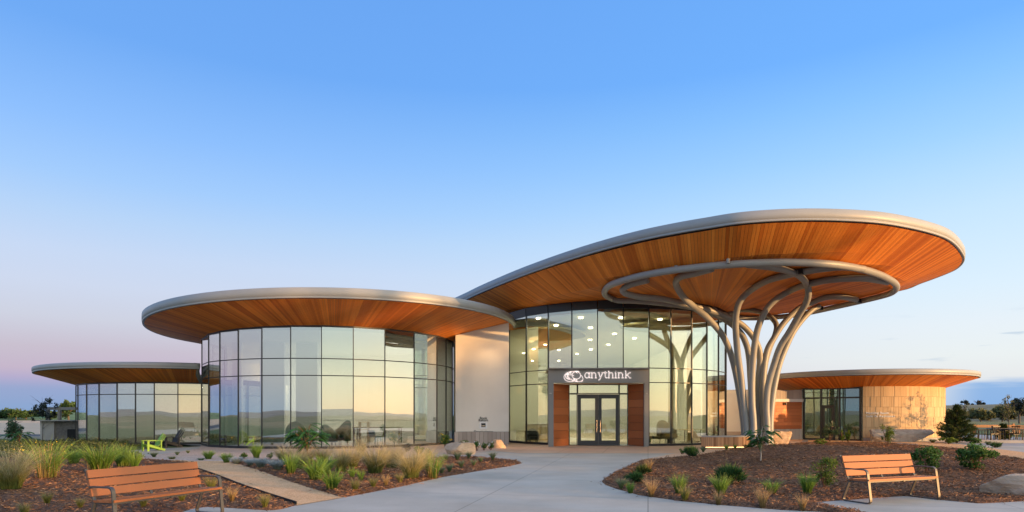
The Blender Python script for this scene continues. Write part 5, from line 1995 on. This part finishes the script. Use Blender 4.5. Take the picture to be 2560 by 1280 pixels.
def conifer(px, py, top, wpx, label, seed):
    rg = np.random.default_rng(seed)
    p = PZ(px, py); h = px_h(top, p); w = wpx / FPX * p.y / 2
    t = thing('pine_tree', label, 'tree', (p.x, p.y, 0))
    mb = MB(); mb.tube([(0, 0, -.05), (0, 0, h * .5), (0, 0, h * .97)], [.07, .05, .012], 8); mk('trunk', mb, 'bark', t, world=False)
    pts, dirs = [], []
    bmb = MB()
    z = .05 * h
    while z < h * .98:
        f = (1 - z / h)
        L = w * (f ** .95) * rg.uniform(.8, 1.15) + .08
        nb = 7 if f > .3 else 5
        a0_ = rg.uniform(0, 6.28)
        for i in range(nb):
            a = a0_ + i * 2 * math.pi / nb + rg.normal(0, .2)
            Lb = L * rg.uniform(.75, 1.1)
            q = np.array((math.cos(a) * Lb, math.sin(a) * Lb, Lb * rg.uniform(.15, .45) + .10 * (f < .3)))
            bmb.tube([(0, 0, z), np.array((0, 0, z)) + q * .5 + (0, 0, -.03), np.array((0, 0, z)) + q], [.02, .014, .005], 4)
            m_ = int(60 + 160 * Lb / w)
            s_ = rg.random(m_) ** .6
            pts.append(np.array((0, 0, z)) + q * s_[:, None] + rg.normal(0, .045, (m_, 3)))
            dirs.append(np.repeat(q[None] / Lb, m_, 0))
        z += h * .062 * rg.uniform(.85, 1.15)
    mk('branches', bmb, 'bark', t, world=False)
    P = np.vstack(pts); D = np.vstack(dirs) + rg.normal(0, .45, P.shape) + (0, 0, .3)
    D /= np.linalg.norm(D, axis=1)[:, None]
    n = len(P)
    s_ = .13 * rg.uniform(.6, 1.3, n)
    wv = np.cross(D, rg.normal(0, 1, (n, 3))); wv /= np.linalg.norm(wv, axis=1)[:, None]; wv *= .012
    V = np.stack([P - wv, P + wv, P + D * s_[:, None]], 1).reshape(-1, 3)
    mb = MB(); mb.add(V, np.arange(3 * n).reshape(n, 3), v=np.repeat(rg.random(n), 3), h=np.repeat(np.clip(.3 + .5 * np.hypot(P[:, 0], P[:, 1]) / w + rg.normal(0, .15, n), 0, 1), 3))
    mk('foliage', mb, 'needle_warm', t, world=False)
    return t


conifer(2392, 1107, 1018, 96, 'dark green young pine beside the stone-clad round wall', 3)
conifer(2508, 1098, 1066, 26, 'small dark pine by the timber fence', 8)

# ------------------------------------------------------------------ trees


def tree(label, loc, h, w, seed, mat='leaf_far', leaf=.09, nl=1500, k=22, trunk_h=.35, tr=.06, name='tree', bark='bark', group=None, sparse=False, flat=.62):
    rg = np.random.default_rng(seed)
    t = thing(name, label, 'tree', loc, 0, group)
    cz = h * (trunk_h + (1 - trunk_h) * .5)
    rad = (w / 2, w / 2, h * (1 - trunk_h) * .5)
    P, hv = clump_points(nl, rad, k, seed, fill=.20 if sparse else .36)
    P[:, 2] += cz
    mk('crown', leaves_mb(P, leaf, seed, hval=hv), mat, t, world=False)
    mb = MB()
    wob = rg.normal(0, .03 * h * .3, (4, 2))
    ax = [(0, 0, -.1), (wob[0][0], wob[0][1], h * .3), (wob[1][0], wob[1][1], h * .6), (wob[2][0], wob[2][1], h * .92)]
    mb.tube(catmull(ax, 4), np.linspace(tr, tr * .2, 13), 7)
    mk('trunk', mb, bark, t, world=False)
    mb = MB()
    for i in range(12 if sparse else 8):
        z0 = h * rg.uniform(trunk_h * .8, .8)
        a = rg.uniform(0, 6.28)
        L = w * .5 * rg.uniform(.6, .95)
        mb.tube([(0, 0, z0), (math.cos(a) * L * .5, math.sin(a) * L * .5, z0 + h * .10), (math.cos(a) * L, math.sin(a) * L, z0 + h * rg.uniform(.12, .25))], [tr * .45, tr * .3, tr * .1], 5)
    mk('limbs', mb, bark, t, world=False)
    return t


def ptree(label, px, d, top, wpx, **kw):
    p = PD(px, HY, d)
    z0 = kw.pop('z0', -.1)
    h = EYE + (HY - top) / FPX * d - z0
    return tree(label, (p.x, p.y, z0), h, wpx / FPX * d, **kw)


tree('young thin-leaved tree standing left of the stone kitchen', (*PD(106, HY, 39.5).xy, -.05), 3.0, 1.7, 11, 'leaf_slate', .07, 1000, 30, .30, .022, 'young_tree', sparse=True)
ptree('dense narrow grey-green shrub tree before the sandy field', 38, 43, 1044, 42, seed=5, mat='leaf_bluegreen', nl=1500, leaf=.07, trunk_h=.02, k=30, name='shrub_tree')
ptree('round green tree rising behind the concrete pergola', 172, 150, 998, 40, seed=22, mat='leaf_far_green', leaf=.32, nl=1700, trunk_h=.2, tr=.25)
for i, (x, tp, w, d, lb) in enumerate(((12, 1020, 44, 190, 'leftmost bush of the green hedge line on the left horizon'), (40, 1018, 40, 186, 'second bush of the hedge line on the left horizon'), (66, 1022, 36, 190, 'bush of the hedge line just left of the young tree'),
                                       (90, 1024, 26, 200, 'dark bush behind the young tree on the left horizon'), (128, 1026, 30, 196, 'low bush between young tree and pergola on the horizon'))):
    ptree(lb, x, d, tp, w, seed=40 + i, mat='leaf_far_green', leaf=.36, nl=900, trunk_h=.06, tr=.2, name='bush', group='bushes on the left horizon')
# right-hand background
ptree('left one of two flat-topped trees on the hill crest', 2412, 250, 997, 24, seed=61, mat='leaf_slate', leaf=.40, nl=420, trunk_h=.45, tr=.25, z0=1.0, k=10, sparse=True)
ptree('right one of two flat-topped trees on the hill crest', 2446, 250, 996, 30, seed=62, mat='leaf_slate', leaf=.40, nl=480, trunk_h=.45, tr=.25, z0=1.0, k=10, sparse=True)
rgb_ = np.random.default_rng(99)
BL = [(2372, 1022, 26, 'dark bush at the wall edge below the right hill'), (2404, 1016, 34, 'olive bush below the left flat-topped tree'), (2432, 1020, 34, 'olive bush below the right flat-topped tree'), (2452, 1016, 30, 'tall olive bush left of the round one'),
      (2470, 1024, 30, 'round pale olive bush standing alone in the meadow'), (2492, 1014, 26, 'dark bush right of the round pale one'), (2506, 1006, 36, 'tallest olive bush beside the slender tree'), (2536, 1008, 40, 'broad olive bush behind the slender tree'), (2556, 1014, 30, 'olive bush at the right edge of the meadow')]
for i, (x, tp, w, lb) in enumerate(BL):
    ptree(lb, x, 150 + 6 * (i % 3), tp, w, seed=70 + i, mat='leaf_far', leaf=.30, nl=900, trunk_h=.05, tr=.15, name='bush', group='bushes along the right meadow')
ptree('slender bare-trunked young tree on the right patio edge', 2521, 46.5, 982, 44, seed=80, mat='leaf_far', leaf=.06, nl=520, trunk_h=.38, tr=.04, name='young_tree', sparse=True)
ptree('thin pale young tree behind the pine', 2412, 48, 1000, 30, seed=81, mat='leaf_far', leaf=.05, nl=240, trunk_h=.4, tr=.035, name='young_tree', sparse=True)
ptree('dark leafy tree top at the right edge above the olive bushes', 2548, 120, 990, 40, seed=82, mat='leaf_slate', leaf=.25, nl=900, trunk_h=.3, tr=.18)
# young tree just outside the frame on the right; its shadow falls on the stone-clad wall
tree('young tree on the patio whose shadow falls on the stone wall', (31.9, 35.8, 0), 3.5, 2.5, 90, 'leaf_far', .06, 650, 30, .22, .035, 'young_tree', sparse=True)

# tall unseen trees added right behind the viewer for their shade: mirrored in the hall glass, they shade the middle of the site
sw_, st_ = Vector((-math.cos(R(SUN_AZ)), math.sin(R(SUN_AZ)))), Vector((math.sin(R(SUN_AZ)), math.cos(R(SUN_AZ))))
STL = ['high-crowned street tree behind the viewer, nearest the viewer of the row', 'tallest high-crowned street tree, second in the row behind the viewer', 'high-crowned street tree, third in the row behind the viewer',
       'full-crowned street tree, fourth in the row behind the viewer', 'narrower full-crowned street tree, fifth in the row behind the viewer', 'smallest street tree, last in the row behind the viewer']
for i, (w_, t_, h_, cw, th_) in enumerate(((4.5, 78, 13.0, 7.0, .25), (10.5, 80, 14.2, 7.0, .48), (16.0, 76, 13.8, 7.0, .46), (21.0, 80, 14.4, 6.5, .2), (25.4, 76, 14.0, 5.6, .15), (30.2, 74, 11.2, 4.6, .12))):
    q = sw_ * w_ + st_ * t_
    tree(STL[i], (q.x, q.y, -.1), h_, cw, 95 + i, 'leaf_far_green', .30, 2400, 24, th_, .22, 'street_tree', group='street trees behind the viewer')

# low flowering ground cover in front of the far-left pavilion
rgm = np.random.default_rng(123)
mb = MB()
nP = 5200
pxs_ = rgm.uniform(-60, 350, nP); pys_ = rgm.uniform(1106, 1150, nP)
keep = ~((pxs_ > 320) & (pys_ < 1142))
pw = np.array([PZ(x, y) for x, y in zip(pxs_[keep], pys_[keep])])
hgt = .10 + .22 * np.clip(vnoise(pw[:, :2], .9, 2) * .5 + .5, 0, 1)
for rep in range(3):
    Q = pw.copy(); Q[:, :2] += rgm.normal(0, .12, (len(Q), 2)); Q[:, 2] = hgt * rgm.random(len(Q)) ** .6
    leaves_mb(Q, .055, 200 + rep, mb=mb, elong=2.6, hval=np.clip(Q[:, 2] / .3, 0, 1))
stuff('ground_cover', mb, 'meadow', label='low green ground cover before the far-left pavilion', cat='ground cover')
mb = MB()
sel = rgm.choice(len(pw), 90)
Q = pw[sel].copy(); Q[:, 2] = hgt[sel] + .04
leaves_mb(Q, .035, 300, mb=mb, elong=1.1, upbias=1.5)
stuff('meadow_flowers', mb, 'blossom_yellow', label='tiny yellow flowers in the ground cover', cat='flowers')

# ------------------------------------------------------------------ outdoor stone kitchen with concrete pergola, far left
KD = 40.0
K = thing('stone_kitchen', 'grey stone outdoor kitchen under a concrete frame at the far left', 'outdoor kitchen', (X_(150, KD), KD, 0))
mb = MB(); mb.box((X_(128, KD), KD, .60), (.86, .7, 1.30)); mk('end_wall', mb, 'plain_concrete', K)
mb = MB(); mb.box((X_(172, KD), KD + .2, .62), (1.45, .9, 1.22)); hearth = mk('stone_wall', mb, 'rubble_stone', K)
mb = MB(); mb.box((X_(190, KD) - .1, KD - .26, .42), (.5, .05, .62)); mk('fire_opening', mb, 'dark_void', hearth)
mb = MB(); mb.box((X_(160, KD) - .2, KD - .20, 1.27), (2.4, .9, .06)); mk('counter_top', mb, 'plain_concrete', K)
for px_ in (117, 146, 205):
    mb = MB(); mb.box((X_(px_, KD), KD + .1, 1.1 + .45), (.16, .16, 1.3 - .3)); mk('post', mb, 'plain_concrete', K)
mb = MB(); mb.box((X_(160, KD), KD + .1, 2.02), (2.6, .2, .17)); mk('beam', mb, 'plain_concrete', K)
mb = MB(); mb.box((X_(117, KD), KD + 1.0, 2.02), (.2, 1.6, .17)); mk('beam', mb, 'plain_concrete', K)

# ------------------------------------------------------------------ patio furniture, kerb and timber fence, far right
kb = MB()
kbp = [PZ(2155, 1098.5), PZ(2440, 1097.5)]
kb.wall(PZ(2330, 1100), PZ(2440, 1099), 0, .14, .25)
struct('kerb', kb, 'plain_concrete')
kb = MB()
kb.wall(PZ(2444, 1107), PZ(2640, 1108), 0, .16, .3)
struct('kerb', kb, 'plain_concrete')


def patio_chair(label, px, d, rz, group='black patio chairs'):
    t = thing('patio_chair', label, 'chair', (X_(px, d), d, 0.0), rz, group)
    mb = MB(); mb.box((0, 0, .43), (.52, .50, .035)); mk('seat', mb, 'black_metal', t, world=False)
    mb = MB()
    for x in np.linspace(-.2, .2, 5):
        mb.box((x, .30 + .02, .68), (.035, .02, .46), M4=Matrix.Rotation(R(-12), 4, 'X'))
    mb.box((0, .37, .91), (.52, .03, .06)); mb.box((0, .26, .47), (.52, .03, .04))
    mk('backrest', mb, 'black_metal', t, world=False)
    for x in (-.24, .24):
        mb = MB(); mb.box((x, -.02, .64), (.045, .5, .025)); mk('arm', mb, 'black_metal', t, world=False)
        for y in (-.22, .24):
            mb = MB(); mb.tube([(x * 1.05, y * 1.1, 0), (x, y, .64 if y < 0 else .43)], .018, 6); mk('leg', mb, 'black_metal', t, world=False)
    return t


def patio_table(label, px, d, w=1.5):
    t = thing('patio_table', label, 'table', (X_(px, d), d, 0.0), 0, 'black patio tables')
    mb = MB()
    for k_ in range(7):
        mb.box((0, -.40 + k_ * .133, .73), (w, .118, .025))
    mk('table_top', mb, 'black_metal', t, world=False)
    mb = MB(); mb.box((0, 0, .70), (w - .1, .8, .03)); mk('apron', mb, 'black_metal', t, world=False)
    for x in (-w / 2 + .1, w / 2 - .1):
        for y in (-.36, .36):
            mb = MB(); mb.box((x, y, .345), (.05, .05, .69)); mk('leg', mb, 'black_metal', t, world=False)
    return t


patio_chair('black chair alone beside the stone-clad wall', 2336, 42.6, R(100))
patio_table('small black table behind the pine, by the stone-clad wall', 2356, 43.4, 1.0)
patio_table('black table furthest left on the right patio', 2462, 40.5, 1.5)
patio_table('black table nearest the right edge of the patio', 2540, 40.0, 1.6)
patio_table('black table in the middle of the right patio', 2506, 42.5, 1.6)
for (x, d, a, lb) in ((2450, 39.6, 80, 'black chair at the left end of the right patio'), (2478, 39.8, 190, 'black chair with its back to the viewer, left of the middle'), (2498, 39.9, 60, 'black chair turned sideways left of the reclined one'),
                      (2530, 39.4, -70, 'black chair with tilted back facing left'), (2522, 43.5, 10, 'black chair behind the middle patio table'), (2556, 41.5, 200, 'black chair at the right edge of the patio')):
    patio_chair(lb, x, d, R(a))

FD = 54.0
FN = thing('timber_fence', 'low orange timber post and rail frame beyond the right patio', 'fence', (X_(2495, FD), FD, 0))
for (x, t_) in ((2432, 1061), (2436, 1061), (2498, 1066), (2533, 1059), (2547, 1063), (2572, 1063)):
    mb = MB(); mb.box((X_(x, FD), FD, Z_(t_, FD) / 2), (.14, .14, Z_(t_, FD)), v=random.random()); mk('post', mb, 'fence_wood', FN)
for (xa, xb_, y) in ((2430, 2535, 1063.5), (2430, 2535, 1067), (2535, 2600, 1065), (2535, 2600, 1070)):
    mb = MB(); mb.box((X_((xa + xb_) / 2, FD), FD - .1, Z_(y, FD)), (X_(xb_, FD) - X_(xa, FD), .06, .09), v=random.random()); mk('rail', mb, 'fence_wood', FN)

# lettering on the meeting-room wall (each line bends round the drum, one letter at a time)
ML = thing('room_sign', 'white two-line meeting room lettering on the tan stone wall', 'sign', (*DE.pt(DE.ang(2190)), 1.6))
for body, py_ in (('Meeting Room', 1033.5), ('Sala de Reuniones', 1041.5)):
    a = DE.ang(2162) + .01
    for ch in body:
        wd_ = {'i': .052, 'l': .052, 't': .07, ' ': .07, 'M': .165, 'm': .17, 'R': .125, 'S': .12, 'r': .075}.get(ch, .108) * .98
        if ch != ' ':
            am = a + wd_ / 2 / DE.r
            p = DE.pt(am, DE.r + .035)
            text(ch, .185, (p[0], p[1], Z_(py_, 40.0) - .03), 'white_paint', name='letter', parent=ML, rz=am + math.pi / 2, bold=.004)
        a += wd_ / DE.r

# camera looks at depth in focus everywhere
cam.data.dof.use_dof = False
